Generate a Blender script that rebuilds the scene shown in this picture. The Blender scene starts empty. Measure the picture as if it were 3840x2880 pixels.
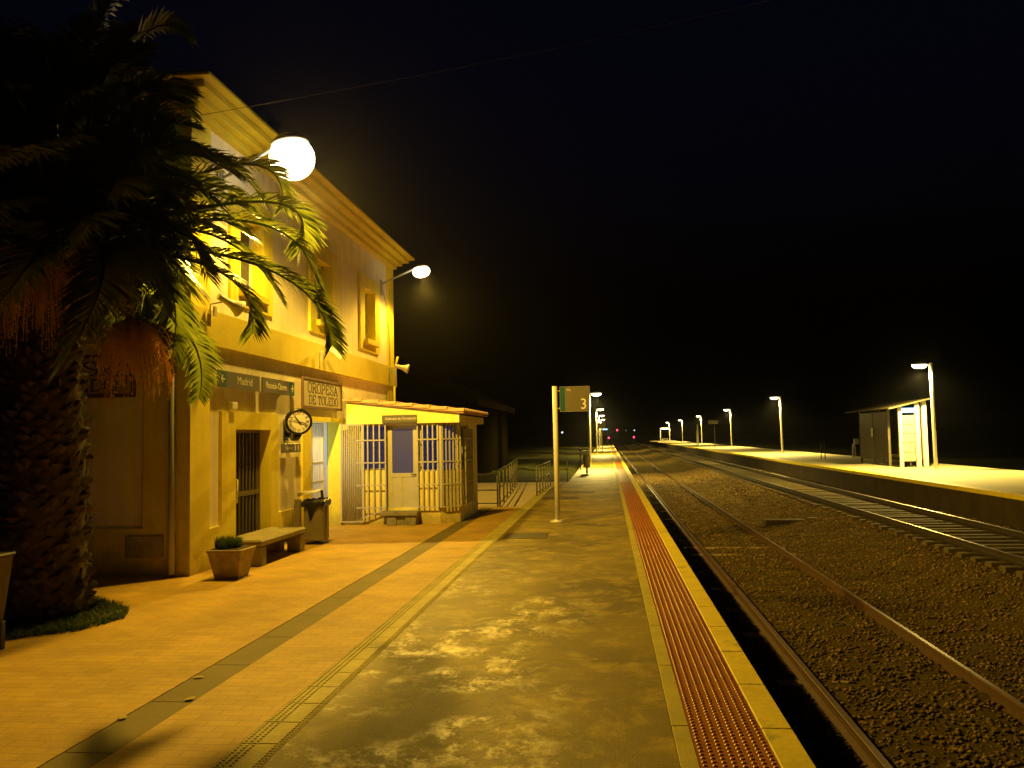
import bpy, math, random
import numpy as np
from mathutils import Vector, Matrix
PI = math.pi
rnd = random.Random(7)
SC = bpy.context.scene
COL = SC.collection

# ------------------------------------------------------------------ helpers
class MB:
    """collects shapes and becomes one mesh object"""
    def __init__(s, o=(0, 0, 0), r=(1, 0, 0), u=(0, 0, 1), n=(0, -1, 0)):
        s.v = []; s.f = []; s.sm = []
        s.T = None
        if (tuple(o), tuple(r), tuple(u), tuple(n)) != ((0, 0, 0), (1, 0, 0), (0, 0, 1), (0, -1, 0)):
            s.T = (Vector(o), Vector(r), Vector(u), Vector(n))
    def add(s, vs, fs, smooth=False):
        b = len(s.v)
        if s.T:
            o, r, u, n = s.T
            vs = [o + r*p[0] + u*p[1] + n*p[2] for p in vs]
        s.v += [tuple(p) for p in vs]
        s.f += [tuple(i+b for i in f) for f in fs]
        s.sm += [smooth]*len(fs)
        return s
    def box(s, x0, x1, y0, y1, z0, z1):
        vs = [(x, y, z) for z in (z0, z1) for y in (y0, y1) for x in (x0, x1)]
        return s.add(vs, [(0, 2, 3, 1), (4, 5, 7, 6), (0, 1, 5, 4), (2, 6, 7, 3), (0, 4, 6, 2), (1, 3, 7, 5)])
    def hexa(s, b, t):
        """b, t: four bottom and four top corners"""
        return s.add(list(b)+list(t), [(3, 2, 1, 0), (4, 5, 6, 7), (0, 1, 5, 4), (1, 2, 6, 5), (2, 3, 7, 6), (3, 0, 4, 7)])
    def bbox(s, x0, x1, y0, y1, z0, z1, b=.01):
        """box with chamfered edges"""
        xs, ys, zs = (x0, x1), (y0, y1), (z0, z1)
        vs = []; idx = {}
        for i in (0, 1):
            for j in (0, 1):
                for k in (0, 1):
                    sx, sy, sz = (1-2*i), (1-2*j), (1-2*k)
                    for a, d in enumerate(((0, b, b), (b, 0, b), (b, b, 0))):
                        idx[i, j, k, a] = len(vs)
                        vs.append((xs[i]+sx*d[0], ys[j]+sy*d[1], zs[k]+sz*d[2]))
        fs = []
        for i in (0, 1):
            fs.append([idx[i, 0, 0, 0], idx[i, 1, 0, 0], idx[i, 1, 1, 0], idx[i, 0, 1, 0]])
            fs.append([idx[0, i, 0, 1], idx[1, i, 0, 1], idx[1, i, 1, 1], idx[0, i, 1, 1]])
            fs.append([idx[0, 0, i, 2], idx[1, 0, i, 2], idx[1, 1, i, 2], idx[0, 1, i, 2]])
        for i in (0, 1):
            for j in (0, 1):
                fs.append([idx[i, j, 0, 0], idx[i, j, 1, 0], idx[i, j, 1, 1], idx[i, j, 0, 1]])
                fs.append([idx[i, 0, j, 0], idx[i, 1, j, 0], idx[i, 1, j, 2], idx[i, 0, j, 2]])
                fs.append([idx[0, i, j, 1], idx[1, i, j, 1], idx[1, i, j, 2], idx[0, i, j, 2]])
                for k in (0, 1):
                    fs.append([idx[i, j, k, 0], idx[i, j, k, 1], idx[i, j, k, 2]])
        return s.add(vs, fs)
    def tube(s, pts, r, n=8, cap=True, smooth=True):
        pts = [Vector(p) for p in pts]
        rs = r if isinstance(r, (list, tuple)) else [r]*len(pts)
        vs = []; fs = []
        up = None
        for i, p in enumerate(pts):
            d = (pts[min(i+1, len(pts)-1)]-pts[max(i-1, 0)]).normalized()
            if up is None:
                up = Vector((0, 0, 1)) if abs(d.z) < .9 else Vector((1, 0, 0))
            a = d.cross(up).normalized(); up = a.cross(d).normalized()
            for k in range(n):
                t = 2*PI*k/n + PI/n
                vs.append(p + (a*math.cos(t)+up*math.sin(t))*rs[i])
        for i in range(len(pts)-1):
            for k in range(n):
                k2 = (k+1) % n
                fs.append((i*n+k, i*n+k2, (i+1)*n+k2, (i+1)*n+k))
        s.add(vs, fs, smooth)
        if cap:
            b = len(s.v)-len(vs)
            s.f.append(tuple(b+k for k in reversed(range(n)))); s.f.append(tuple(b+(len(pts)-1)*n+k for k in range(n)))
            s.sm += [False, False]
        return s
    def lathe(s, o, prof, n=24, ax=(0, 0, 1), smooth=True):
        """prof: (radius, height along ax)"""
        ax = Vector(ax).normalized()
        a = ax.cross(Vector((0, 1, 0)) if abs(ax.y) < .9 else Vector((1, 0, 0))).normalized(); b = ax.cross(a)
        o = Vector(o); vs = []; fs = []
        for r, h in prof:
            for k in range(n):
                t = 2*PI*k/n
                vs.append(o+ax*h+(a*math.cos(t)+b*math.sin(t))*r)
        m = len(prof)
        for i in range(m-1):
            for k in range(n):
                k2 = (k+1) % n
                fs.append((i*n+k, i*n+k2, (i+1)*n+k2, (i+1)*n+k))
        fs2 = []
        if prof[0][0] > 1e-4: fs2.append(tuple(reversed(range(n))))
        if prof[-1][0] > 1e-4: fs2.append(tuple((m-1)*n+k for k in range(n)))
        s.add(vs, fs, smooth)
        b0 = len(s.v)-len(vs)
        for f in fs2: s.f.append(tuple(b0+i for i in f)); s.sm.append(False)
        return s
    def quad(s, a, b, c, d): return s.add([a, b, c, d], [(0, 1, 2, 3)])
    def extrude(s, poly, axis, a, b):
        """closed polygon (2-D) swept along x, y or z between a and b"""
        n = len(poly)
        def P(p, t): return {'y': (p[0], t, p[1]), 'x': (t, p[0], p[1]), 'z': (p[0], p[1], t)}[axis]
        vs = [P(p, a) for p in poly]+[P(p, b) for p in poly]
        fs = [(i, (i+1) % n, n+(i+1) % n, n+i) for i in range(n)]+[tuple(range(n)), tuple(range(n, 2*n))[::-1]]
        return s.add(vs, fs)
    def mesh(s, name, off=(0, 0, 0), fixn=True):
        me = bpy.data.meshes.new(name)
        ox, oy, oz = off
        me.from_pydata([(p[0]-ox, p[1]-oy, p[2]-oz) for p in s.v], [], s.f)
        if fixn:
            import bmesh
            bm = bmesh.new(); bm.from_mesh(me); bmesh.ops.recalc_face_normals(bm, faces=bm.faces); bm.to_mesh(me); bm.free()
        me.polygons.foreach_set('use_smooth', s.sm)
        me.update()
        return me

ABS = {}
def tag(o, label=None, cat=None, group=None, kind=None):
    if label: o['label'] = label
    if cat: o['category'] = cat
    if group: o['group'] = group
    if kind: o['kind'] = kind
    return o
def thing(name, loc, label, cat, group=None):
    o = bpy.data.objects.new(name, None); COL.objects.link(o)
    o.empty_display_size = .2
    o.location = loc; ABS[o.name] = Vector(loc)
    return tag(o, label, cat, group)
def part(name, mb, m, parent=None, label=None, loc=None, fixn=True):
    """one mesh object; geometry given in world coordinates"""
    if parent is not None: a = ABS[parent.name]
    elif loc is not None: a = Vector(loc)
    else: a = Vector((0, 0, 0))
    me = mb.mesh(name, a, fixn) if isinstance(mb, MB) else mb
    o = bpy.data.objects.new(name, me); COL.objects.link(o)
    if m: me.materials.append(m)
    if parent is not None: o.parent = parent
    else: o.location = a
    ABS[o.name] = a
    if label: o['label'] = label
    return o
def solo(name, mb, m, loc, label, cat, group=None): return tag(part(name, mb, m, None, None, loc), label, cat, group)
def struct(name, mb, m, loc=(0, 0, 0), fixn=True): return tag(part(name, mb, m, None, None, loc, fixn), kind='structure')
def dup(root, loc, rz=None, label=None, group=None):
    r = root.copy(); COL.objects.link(r); r.location = loc; ABS[r.name] = Vector(loc)
    if rz is not None: r.rotation_euler = (0, 0, rz)
    if label: r['label'] = label
    if group: r['group'] = group
    for ch in [c for c in bpy.data.objects if c.parent == root]:
        c = ch.copy(); COL.objects.link(c); c.parent = r
        for g in [q for q in bpy.data.objects if q.parent == ch]:
            d = g.copy(); COL.objects.link(d); d.parent = c
    return r
def text(mb, s, size, u, v, w=0.0, depth=.003, align='CENTER', sx=1.0, rot=0.0):
    """lettering in the plane of mb's frame; (u, v) is the anchor"""
    cu = bpy.data.curves.new('t', 'FONT'); cu.body = s; cu.size = size; cu.align_x = align; cu.align_y = 'CENTER'
    cu.extrude = depth/2; cu.resolution_u = 3
    o = bpy.data.objects.new('t', cu); COL.objects.link(o)
    me = bpy.data.meshes.new_from_object(o.evaluated_get(bpy.context.evaluated_depsgraph_get()))
    cr, sr = math.cos(rot), math.sin(rot)
    vs = []
    for p in me.vertices:
        x, y = p.co.x*sx, p.co.y
        vs.append((u+x*cr-y*sr, v+x*sr+y*cr, w+p.co.z+depth/2))
    fs = [tuple(p.vertices) for p in me.polygons]
    bpy.data.objects.remove(o); bpy.data.meshes.remove(me); bpy.data.curves.remove(cu)
    mb.add(vs, fs)

# ------------------------------------------------------------------ materials
def N(nt, t, **k):
    n = nt.nodes.new(t)
    for a, b in k.items(): setattr(n, a, b)
    return n
def mat(name, col, rough=.7, amp=.0, scale=4., bump=0., bscale=60., metal=0., spec=.5, amp2=0., scale2=40., col2=None, lo=.35, hi=.65,
        rough2=None, stretch=None, coord='Object', detail=8, streak=0., dirt=0.):
    m = bpy.data.materials.new(name); m.use_nodes = True
    nt = m.node_tree; L = nt.links; P = nt.nodes['Principled BSDF']
    P.inputs['Base Color'].default_value = (*col, 1); P.inputs['Roughness'].default_value = rough
    P.inputs['Metallic'].default_value = metal; P.inputs['Specular IOR Level'].default_value = spec
    tc = N(nt, 'ShaderNodeTexCoord').outputs[coord]
    if stretch:
        mp = N(nt, 'ShaderNodeMapping'); mp.inputs['Scale'].default_value = stretch; L.new(tc, mp.inputs[0]); tc = mp.outputs[0]
    def noise(sc, det=detail, rg=.6):
        n = N(nt, 'ShaderNodeTexNoise'); n.inputs['Scale'].default_value = sc; n.inputs['Detail'].default_value = det
        n.inputs['Roughness'].default_value = rg; L.new(tc, n.inputs['Vector']); return n.outputs['Fac']
    cur = None
    def rng(fac, a, b, c=.3, d=.7):
        r = N(nt, 'ShaderNodeMapRange'); L.new(fac, r.inputs[0]); r.inputs[1].default_value = c; r.inputs[2].default_value = d
        r.inputs[3].default_value = a; r.inputs[4].default_value = b; return r.outputs[0]
    if col2 is not None:
        mx = N(nt, 'ShaderNodeMix', data_type='RGBA'); f = rng(noise(scale), 0, 1, lo, hi); L.new(f, mx.inputs[0])
        mx.inputs[6].default_value = (*col, 1); mx.inputs[7].default_value = (*col2, 1); cur = mx.outputs[2]
        if rough2 is not None: L.new(rng(f, rough, rough2, 0, 1), P.inputs['Roughness'])
    vals = []
    if streak:
        mp2 = N(nt, 'ShaderNodeMapping'); mp2.inputs['Scale'].default_value = (3.2, 3.2, .28); L.new(tc, mp2.inputs[0]); sn = N(nt, 'ShaderNodeTexNoise'); sn.inputs['Scale'].default_value = 1.6; sn.inputs['Detail'].default_value = 7; L.new(mp2.outputs[0], sn.inputs['Vector'])
        vals.append(rng(sn.outputs['Fac'], 1-streak, 1.04, .36, .58))
    if amp: vals.append(rng(noise(scale), 1-amp, 1+amp))
    if amp2: vals.append(rng(noise(scale2, 4), 1-amp2, 1+amp2))
    for v in vals:
        mx = N(nt, 'ShaderNodeMix', data_type='RGBA', blend_type='MULTIPLY'); mx.inputs[0].default_value = 1
        if cur is None: mx.inputs[6].default_value = (*col, 1)
        else: L.new(cur, mx.inputs[6])
        cb = N(nt, 'ShaderNodeCombineColor'); [L.new(v, cb.inputs[i]) for i in range(3)]
        L.new(cb.outputs[0], mx.inputs[7]); cur = mx.outputs[2]
    if dirt:                                      # grime splashed up from the ground, patchy
        sz = N(nt, 'ShaderNodeSeparateXYZ'); L.new(tc, sz.inputs[0])
        zz = N(nt, 'ShaderNodeMath', operation='MULTIPLY_ADD'); L.new(noise(3.5, 8, .7), zz.inputs[0]); zz.inputs[1].default_value = -1.1; L.new(sz.outputs['Z'], zz.inputs[2])
        mx = N(nt, 'ShaderNodeMix', data_type='RGBA'); L.new(rng(zz.outputs[0], dirt, 0, -.50, -.12), mx.inputs[0]); L.new(cur, mx.inputs[6]); mx.inputs[7].default_value = (.16, .12, .05, 1); cur = mx.outputs[2]
        mx = N(nt, 'ShaderNodeMix', data_type='RGBA'); L.new(rng(noise(.9, 10, .75), 0, .28, .56, .70), mx.inputs[0]); L.new(cur, mx.inputs[6]); mx.inputs[7].default_value = (col[0]*.55, col[1]*.5, col[2]*.5, 1); cur = mx.outputs[2]
    if cur is not None: L.new(cur, P.inputs['Base Color'])
    if bump:
        b = N(nt, 'ShaderNodeBump'); b.inputs['Strength'].default_value = bump; b.inputs['Distance'].default_value = .01
        L.new(noise(bscale, 5), b.inputs['Height']); L.new(b.outputs[0], P.inputs['Normal'])
    return m
def emit(name, col, st):
    m = bpy.data.materials.new(name); m.use_nodes = True; nt = m.node_tree
    P = nt.nodes['Principled BSDF']; P.inputs['Base Color'].default_value = (.02, .02, .02, 1)
    P.inputs['Emission Color'].default_value = (*col, 1); P.inputs['Emission Strength'].default_value = st
    return m

SODIUM = (1.0, .59, .065)
WALLC = mat('cream_render', (.88, .82, .60), .85, .10, 1.3, .25, 90, amp2=.05, scale2=30, streak=.07, dirt=.5)
WALLY = mat('yellow_paint', (.80, .69, .05), .8, .10, 1.1, .25, 90, amp2=.05, scale2=25, streak=.05, dirt=.5)
TRIMY = mat('yellow_trim_paint', (.66, .56, .035), .8, .12, 1.4, .25, 90, amp2=.06, scale2=22)
WHITEP = mat('white_paint', (.74, .72, .62), .45, .05, 6)
GREYM = mat('grey_painted_metal', (.46, .45, .38), .5, .08, 5)
GALV = mat('galvanised_steel', (.42, .42, .40), .42, .12, 9, metal=.35)
BARSM = mat('brown_bars', (.17, .135, .07), .5, .15, 8)
DARKM = mat('dark_metal', (.05, .05, .045), .5, .2, 12)
RAILP = mat('railing_paint', (.16, .16, .12), .5, .2, 12)
BLACK = mat('unlit_interior', (.012, .011, .01), .9)
BLACKG = mat('black_enamel', (.012, .016, .012), .25, spec=.6)
TERRA = mat('terracotta', (.40, .325, .17), .8, .28, 9, .3, 60)
TILE = mat('roof_tile', (.55, .36, .20), .8, .2, 6, .3, 50)
CONC_OLD = mat('weathered_concrete', (.36, .33, .22), .85, .28, 5, .5, 60, amp2=.15, scale2=30)
BENCHM = mat('bench_terrazzo', (.27, .235, .10), .7, .22, 4, .3, 80, amp2=.12, scale2=60)
STEPM = mat('stained_concrete', (.34, .31, .17), .85, .35, 7, .4, 60, col2=(.12, .11, .05))
SIGNG = mat('grey_sign_panel', (.12, .112, .095), .42, .04, 3)
SIGNG3 = mat('grey_platform_sign_panel', (.125, .11, .07), .45, .05, 3)
SIGNB = mat('teal_sign_band', (.008, .075, .10), .4)
LETTER = mat('sign_lettering', (.78, .74, .60), .5)
DARKLET = mat('dark_lettering', (.055, .045, .035), .6)
BOARD = mat('name_board_tiles', (.45, .40, .29), .6, .12, 5, .1, 40)
BOARDF = mat('name_board_border', (.12, .065, .045), .7, .45, 14)
DIAL = mat('clock_dial', (.84, .82, .76), .4)
WOODSL = mat('sleeper_timber', (.30, .24, .10), .85, .35, 6, .5, 40, stretch=(.4, 3, 3))
RUST = mat('rusty_rail', (.085, .044, .016), .6, .25, 9, .3, 60)
STEELR = mat('rail_steel', (.055, .042, .024), .5, .25, 9, metal=.3)
RUNS = mat('running_surface', (.34, .31, .25), .42, .1, 9, metal=.9)
RUNR = mat('dull_running_surface', (.20, .125, .06), .40, .25, 9, metal=.5)
GLASSB = mat('dark_window_glass', (.012, .014, .05), .08, spec=.6)
SHELTG = mat('shelter_panel', (.36, .34, .27), .5, .06, 4)
TRUNKM = mat('palm_trunk', (.085, .062, .034), .85, .5, 5, .5, 30)
BAGM = mat('bin_bag', (.012, .012, .012), .3, bump=.5, bscale=25)
BINM = mat('bin_steel', (.24, .21, .13), .45, .12, 6, metal=.2)
LBINM = mat('brown_bin_panel', (.13, .09, .045), .6, .3, 7, .3, 30)
SOIL = mat('planter_soil', (.05, .035, .02), .95, .3, 20, .5, 40)
WHBOARD = mat('lit_shelter_tube', (.7, .7, .7), .5)
WAREH = mat('warehouse_wall', (.006, .005, .002), 1., .3, 2, spec=0.)
ROOFD = mat('dark_roof_tile', (.03, .018, .009), .95, .3, 5, .4, 30, spec=.05)

def leafmat(name, c, rough=.38, trans=.35, tb=1.):
    m = bpy.data.materials.new(name); m.use_nodes = True; nt = m.node_tree; L = nt.links
    P = nt.nodes['Principled BSDF']; P.inputs['Roughness'].default_value = rough
    tc = N(nt, 'ShaderNodeTexCoord'); n = N(nt, 'ShaderNodeTexNoise'); n.inputs['Scale'].default_value = 5; L.new(tc.outputs['Object'], n.inputs['Vector'])
    mx = N(nt, 'ShaderNodeMix', data_type='RGBA'); L.new(n.outputs['Fac'], mx.inputs[0])
    mx.inputs[6].default_value = (c[0]*.6, c[1]*.7, c[2]*.6, 1); mx.inputs[7].default_value = (c[0]*1.4, c[1]*1.3, c[2]*1.3, 1)
    L.new(mx.outputs[2], P.inputs['Base Color'])
    t = N(nt, 'ShaderNodeBsdfTranslucent')
    m2 = N(nt, 'ShaderNodeMix', data_type='RGBA', blend_type='MULTIPLY'); m2.inputs[0].default_value = 1; L.new(mx.outputs[2], m2.inputs[6]); m2.inputs[7].default_value = (tb, tb, tb, 1); m2.clamp_result = False; L.new(m2.outputs[2], t.inputs['Color'])
    a = N(nt, 'ShaderNodeMixShader'); a.inputs[0].default_value = trans
    L.new(P.outputs[0], a.inputs[1]); L.new(t.outputs[0], a.inputs[2]); L.new(a.outputs[0], nt.nodes['Material Output'].inputs[0])
    return m
LEAF = leafmat('palm_leaf', (.036, .044, .006), .34, .42, 5.5)
GRASSM = leafmat('grass_blade', (.08, .13, .035), .6, .3)
FRUITM = leafmat('palm_fruit', (.78, .52, .12), .55, .4)

# ---- ground materials
def paving_mat():
    m = mat('terracotta_paving', (.46, .27, .09), .72); nt = m.node_tree; L = nt.links; P = nt.nodes['Principled BSDF']
    tc = N(nt, 'ShaderNodeTexCoord'); b = N(nt, 'ShaderNodeTexBrick')
    b.inputs['Scale'].default_value = 1.0; b.inputs['Brick Width'].default_value = .22; b.inputs['Row Height'].default_value = .11
    b.inputs['Mortar Size'].default_value = .006; b.inputs['Mortar Smooth'].default_value = .4; b.inputs['Bias'].default_value = -.2
    b.inputs['Color1'].default_value = (.56, .36, .032, 1); b.inputs['Color2'].default_value = (.48, .30, .026, 1); b.inputs['Mortar'].default_value = (.41, .26, .03, 1)
    L.new(tc.outputs['Object'], b.inputs['Vector'])
    n = N(nt, 'ShaderNodeTexNoise'); n.inputs['Scale'].default_value = 1.1; n.inputs['Detail'].default_value = 9; n.inputs['Roughness'].default_value = .65; L.new(tc.outputs['Object'], n.inputs['Vector'])
    r = N(nt, 'ShaderNodeMapRange'); L.new(n.outputs['Fac'], r.inputs[0]); r.inputs[1].default_value = .3; r.inputs[2].default_value = .7; r.inputs[3].default_value = .72; r.inputs[4].default_value = 1.22
    cb = N(nt, 'ShaderNodeCombineColor'); [L.new(r.outputs[0], cb.inputs[i]) for i in range(3)]
    mx = N(nt, 'ShaderNodeMix', data_type='RGBA', blend_type='MULTIPLY'); mx.inputs[0].default_value = 1
    L.new(b.outputs['Color'], mx.inputs[6]); L.new(cb.outputs[0], mx.inputs[7]); L.new(mx.outputs[2], P.inputs['Base Color'])
    n2 = N(nt, 'ShaderNodeTexNoise'); n2.inputs['Scale'].default_value = 45; L.new(tc.outputs['Object'], n2.inputs['Vector'])
    ad = N(nt, 'ShaderNodeMath', operation='MULTIPLY_ADD'); L.new(b.outputs['Fac'], ad.inputs[0]); ad.inputs[1].default_value = -.6; L.new(n2.outputs['Fac'], ad.inputs[2])
    bp = N(nt, 'ShaderNodeBump'); bp.inputs['Strength'].default_value = .3; bp.inputs['Distance'].default_value = .006; L.new(ad.outputs[0], bp.inputs['Height']); L.new(bp.outputs[0], P.inputs['Normal'])
    return m
PAVE = paving_mat()
def platform_mat():
    m = mat('wet_concrete', (.3, .28, .13), .6); nt = m.node_tree; L = nt.links; P = nt.nodes['Principled BSDF']
    tc = N(nt, 'ShaderNodeTexCoord').outputs['Object']
    def noise(sc, det=8, rg=.6, dist=0., st=None):
        v = tc
        if st:
            mp = N(nt, 'ShaderNodeMapping'); mp.inputs['Scale'].default_value = st; L.new(tc, mp.inputs[0]); v = mp.outputs[0]
        n = N(nt, 'ShaderNodeTexNoise'); n.inputs['Scale'].default_value = sc; n.inputs['Detail'].default_value = det; n.inputs['Roughness'].default_value = rg
        n.inputs['Distortion'].default_value = dist; L.new(v, n.inputs['Vector']); return n.outputs['Fac']
    def rng(f, c, d, a, b):
        r = N(nt, 'ShaderNodeMapRange'); L.new(f, r.inputs[0]); r.inputs[1].default_value = c; r.inputs[2].default_value = d; r.inputs[3].default_value = a; r.inputs[4].default_value = b; return r.outputs[0]
    def mix(f, a, b, bt='MIX'):
        x = N(nt, 'ShaderNodeMix', data_type='RGBA', blend_type=bt)
        if isinstance(f, float): x.inputs[0].default_value = f
        else: L.new(f, x.inputs[0])
        for i, q in ((6, a), (7, b)):
            if isinstance(q, tuple): x.inputs[i].default_value = (*q, 1)
            else: L.new(q, x.inputs[i])
        return x.outputs[2]
    def grey(v):
        cb = N(nt, 'ShaderNodeCombineColor'); [L.new(v, cb.inputs[i]) for i in range(3)]; return cb.outputs[0]
    big = noise(.55, 8, .62, .8); mid = noise(2.2, 9, .7, .5); fine = noise(55, 4, .7)
    c = mix(rng(big, .36, .62, 0, 1), (.12, .088, .002), (.25, .188, .008))
    c = mix(rng(mid, .50, .66, 0, .85), c, (.42, .32, .028))
    c = mix(1.0, c, grey(rng(fine, .3, .7, .72, 1.25)), 'MULTIPLY')
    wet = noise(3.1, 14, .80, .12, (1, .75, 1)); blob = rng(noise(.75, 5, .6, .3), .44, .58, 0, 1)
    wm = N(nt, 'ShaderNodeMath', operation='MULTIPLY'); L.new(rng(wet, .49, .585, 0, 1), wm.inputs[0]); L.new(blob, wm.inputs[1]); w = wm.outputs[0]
    # damp with the lamp's sheen painted in as paler colour, along the inner half of the slab, near the spot where the camera stands
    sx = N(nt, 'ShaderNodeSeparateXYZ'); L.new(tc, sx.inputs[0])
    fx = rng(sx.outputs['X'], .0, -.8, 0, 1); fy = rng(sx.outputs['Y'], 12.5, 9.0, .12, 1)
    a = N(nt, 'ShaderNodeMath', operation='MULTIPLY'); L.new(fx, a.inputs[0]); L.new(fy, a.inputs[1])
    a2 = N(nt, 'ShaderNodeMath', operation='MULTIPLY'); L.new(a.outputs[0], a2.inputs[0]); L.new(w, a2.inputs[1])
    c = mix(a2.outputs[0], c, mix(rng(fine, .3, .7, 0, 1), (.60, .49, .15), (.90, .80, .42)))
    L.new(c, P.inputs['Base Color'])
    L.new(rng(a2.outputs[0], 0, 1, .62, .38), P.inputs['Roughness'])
    L.new(rng(a2.outputs[0], 0, 1, .35, .9), P.inputs['Specular IOR Level'])
    h = N(nt, 'ShaderNodeMath', operation='MULTIPLY_ADD'); L.new(mid, h.inputs[0]); h.inputs[1].default_value = .25; L.new(fine, h.inputs[2])
    bp = N(nt, 'ShaderNodeBump'); bp.inputs['Distance'].default_value = .008; L.new(h.outputs[0], bp.inputs['Height'])
    L.new(rng(a2.outputs[0], 0, 1, .45, .6), bp.inputs['Strength']); L.new(bp.outputs[0], P.inputs['Normal'])
    return m
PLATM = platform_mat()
EDGEY = mat('yellow_edge_paint', (.74, .60, .022), .65, .14, 2.6, .3, 60, amp2=.12, scale2=25, col2=(.40, .34, .05), lo=.58, hi=.68)
EDGEG = mat('pale_edge_slab', (.44, .375, .03), .7, .18, 3, .3, 60, amp2=.1, scale2=30)
REDT = mat('red_tactile', (.40, .145, .012), .32, .12, 3, amp2=.12, scale2=20)
DRAIN = mat('dark_drain_slab', (.17, .13, .012), .75, .22, 1.2, .3, 60, amp2=.12, scale2=40)
PLATR = mat('pale_concrete', (.56, .52, .28), .75, .16, .6, .3, 40, amp2=.12, scale2=8)
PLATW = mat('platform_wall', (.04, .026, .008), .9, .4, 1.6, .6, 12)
BALL = mat('ballast', (.095, .066, .017), .95, .30, 1.2, 1.0, 22, amp2=.5, scale2=24, col2=(.065, .054, .012), spec=.02)
ROCK = mat('ballast_stone', (.165, .112, .03), .85, .45, 2.0, amp2=.85, scale2=17, spec=.25)
EARTH = mat('earth_and_weeds', (.05, .042, .012), .95, .35, .7, .8, 8, col2=(.020, .030, .006), amp2=.3, scale2=6, spec=.02)
PATHM = mat('cream_path', (.66, .56, .34), .8, .12, 3, .3, 40)
COVER = mat('drain_cover', (.07, .058, .02), .6, .2, 20, .5, 120)
TACG = mat('ribbed_grey_tile', (.50, .43, .07), .7, .22, 2.2, .3, 60, amp2=.15, scale2=26)

# ------------------------------------------------------------------ world, camera
w = bpy.data.worlds.new("World"); SC.world = w; w.use_nodes = True
nt = w.node_tree; bg = nt.nodes['Background']
sky = nt.nodes.new('ShaderNodeTexSky'); sky.sky_type = 'NISHITA'; sky.sun_disc = False
sky.sun_elevation = math.radians(-3.5); sky.sun_rotation = math.radians(200); sky.air_density = 1.0
tint = nt.nodes.new('ShaderNodeMix'); tint.data_type = 'RGBA'; tint.blend_type = 'MULTIPLY'; tint.inputs[0].default_value = 1; tint.inputs[7].default_value = (.42, .45, 1.2, 1)   # moonless blue night
nt.links.new(sky.outputs[0], tint.inputs[6]); nt.links.new(tint.outputs[2], bg.inputs[0]); bg.inputs[1].default_value = .075

cam = bpy.data.cameras.new('camera'); CAM = bpy.data.objects.new('camera', cam); COL.objects.link(CAM); SC.camera = CAM
cam.sensor_width = 36; cam.sensor_fit = 'HORIZONTAL'; cam.lens = 36*3150/3840; cam.clip_start = .05; cam.clip_end = 6000
YAW, PITCH, ROLL = 0.1111592741, 0.0623950173, -0.0192
R = Matrix.Rotation(YAW, 3, 'Z') @ Matrix.Rotation(PI/2+PITCH, 3, 'X') @ Matrix.Rotation(ROLL, 3, 'Z')
M4 = R.to_4x4(); M4.translation = (0, 0, 1.9); CAM.matrix_world = M4
SC.view_settings.view_transform = 'Standard'; SC.view_settings.look = 'None'; SC.view_settings.exposure = 0; SC.view_settings.gamma = 1

def lamp_light(name, loc, power, col, parent=None, tilt=(0, 0, -1), curve=None, soft=.1, house=None):
    l = bpy.data.lights.new(name, 'POINT'); l.energy = power; l.color = (1, 1, 1); l.shadow_soft_size = soft
    if curve:
        l.use_nodes = True; n = l.node_tree; em = n.nodes['Emission']; em.inputs['Color'].default_value = (*col, 1)
        g = n.nodes.new('ShaderNodeNewGeometry'); d = n.nodes.new('ShaderNodeVectorMath'); d.operation = 'DOT_PRODUCT'
        t = Vector(tilt).normalized(); d.inputs[1].default_value = t
        n.links.new(g.outputs['Incoming'], d.inputs[0])
        cr = n.nodes.new('ShaderNodeValToRGB'); cr.color_ramp.interpolation = 'B_SPLINE'
        while len(cr.color_ramp.elements) < len(curve): cr.color_ramp.elements.new(.5)
        for e, (p, v) in zip(cr.color_ramp.elements, curve): e.position = p; e.color = (v, v, v, 1)
        n.links.new(d.outputs['Value'], cr.inputs[0]); res = cr.outputs[0]
        if house:                                    # optics throw along the street, little light to the house side
            sx = n.nodes.new('ShaderNodeSeparateXYZ'); n.links.new(g.outputs['Incoming'], sx.inputs[0])
            ma = n.nodes.new('ShaderNodeMath'); ma.operation = 'MULTIPLY_ADD'; ma.inputs[1].default_value = .5; ma.inputs[2].default_value = .5; n.links.new(sx.outputs['X'], ma.inputs[0])
            c2 = n.nodes.new('ShaderNodeValToRGB')
            while len(c2.color_ramp.elements) < len(house): c2.color_ramp.elements.new(.5)
            for e, (p, v) in zip(c2.color_ramp.elements, house): e.position = p; e.color = (v, v, v, 1)
            n.links.new(ma.outputs[0], c2.inputs[0]); mu = n.nodes.new('ShaderNodeMath'); mu.operation = 'MULTIPLY'
            n.links.new(res, mu.inputs[0]); n.links.new(c2.outputs[0], mu.inputs[1]); res = mu.outputs[0]
        n.links.new(res, em.inputs['Strength'])
    else: l.color = col
    o = bpy.data.objects.new(name, l); COL.objects.link(o); o.location = loc
    if parent is not None:
        o.parent = parent; o.location = Vector(loc)-ABS[parent.name]
    return o

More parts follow.
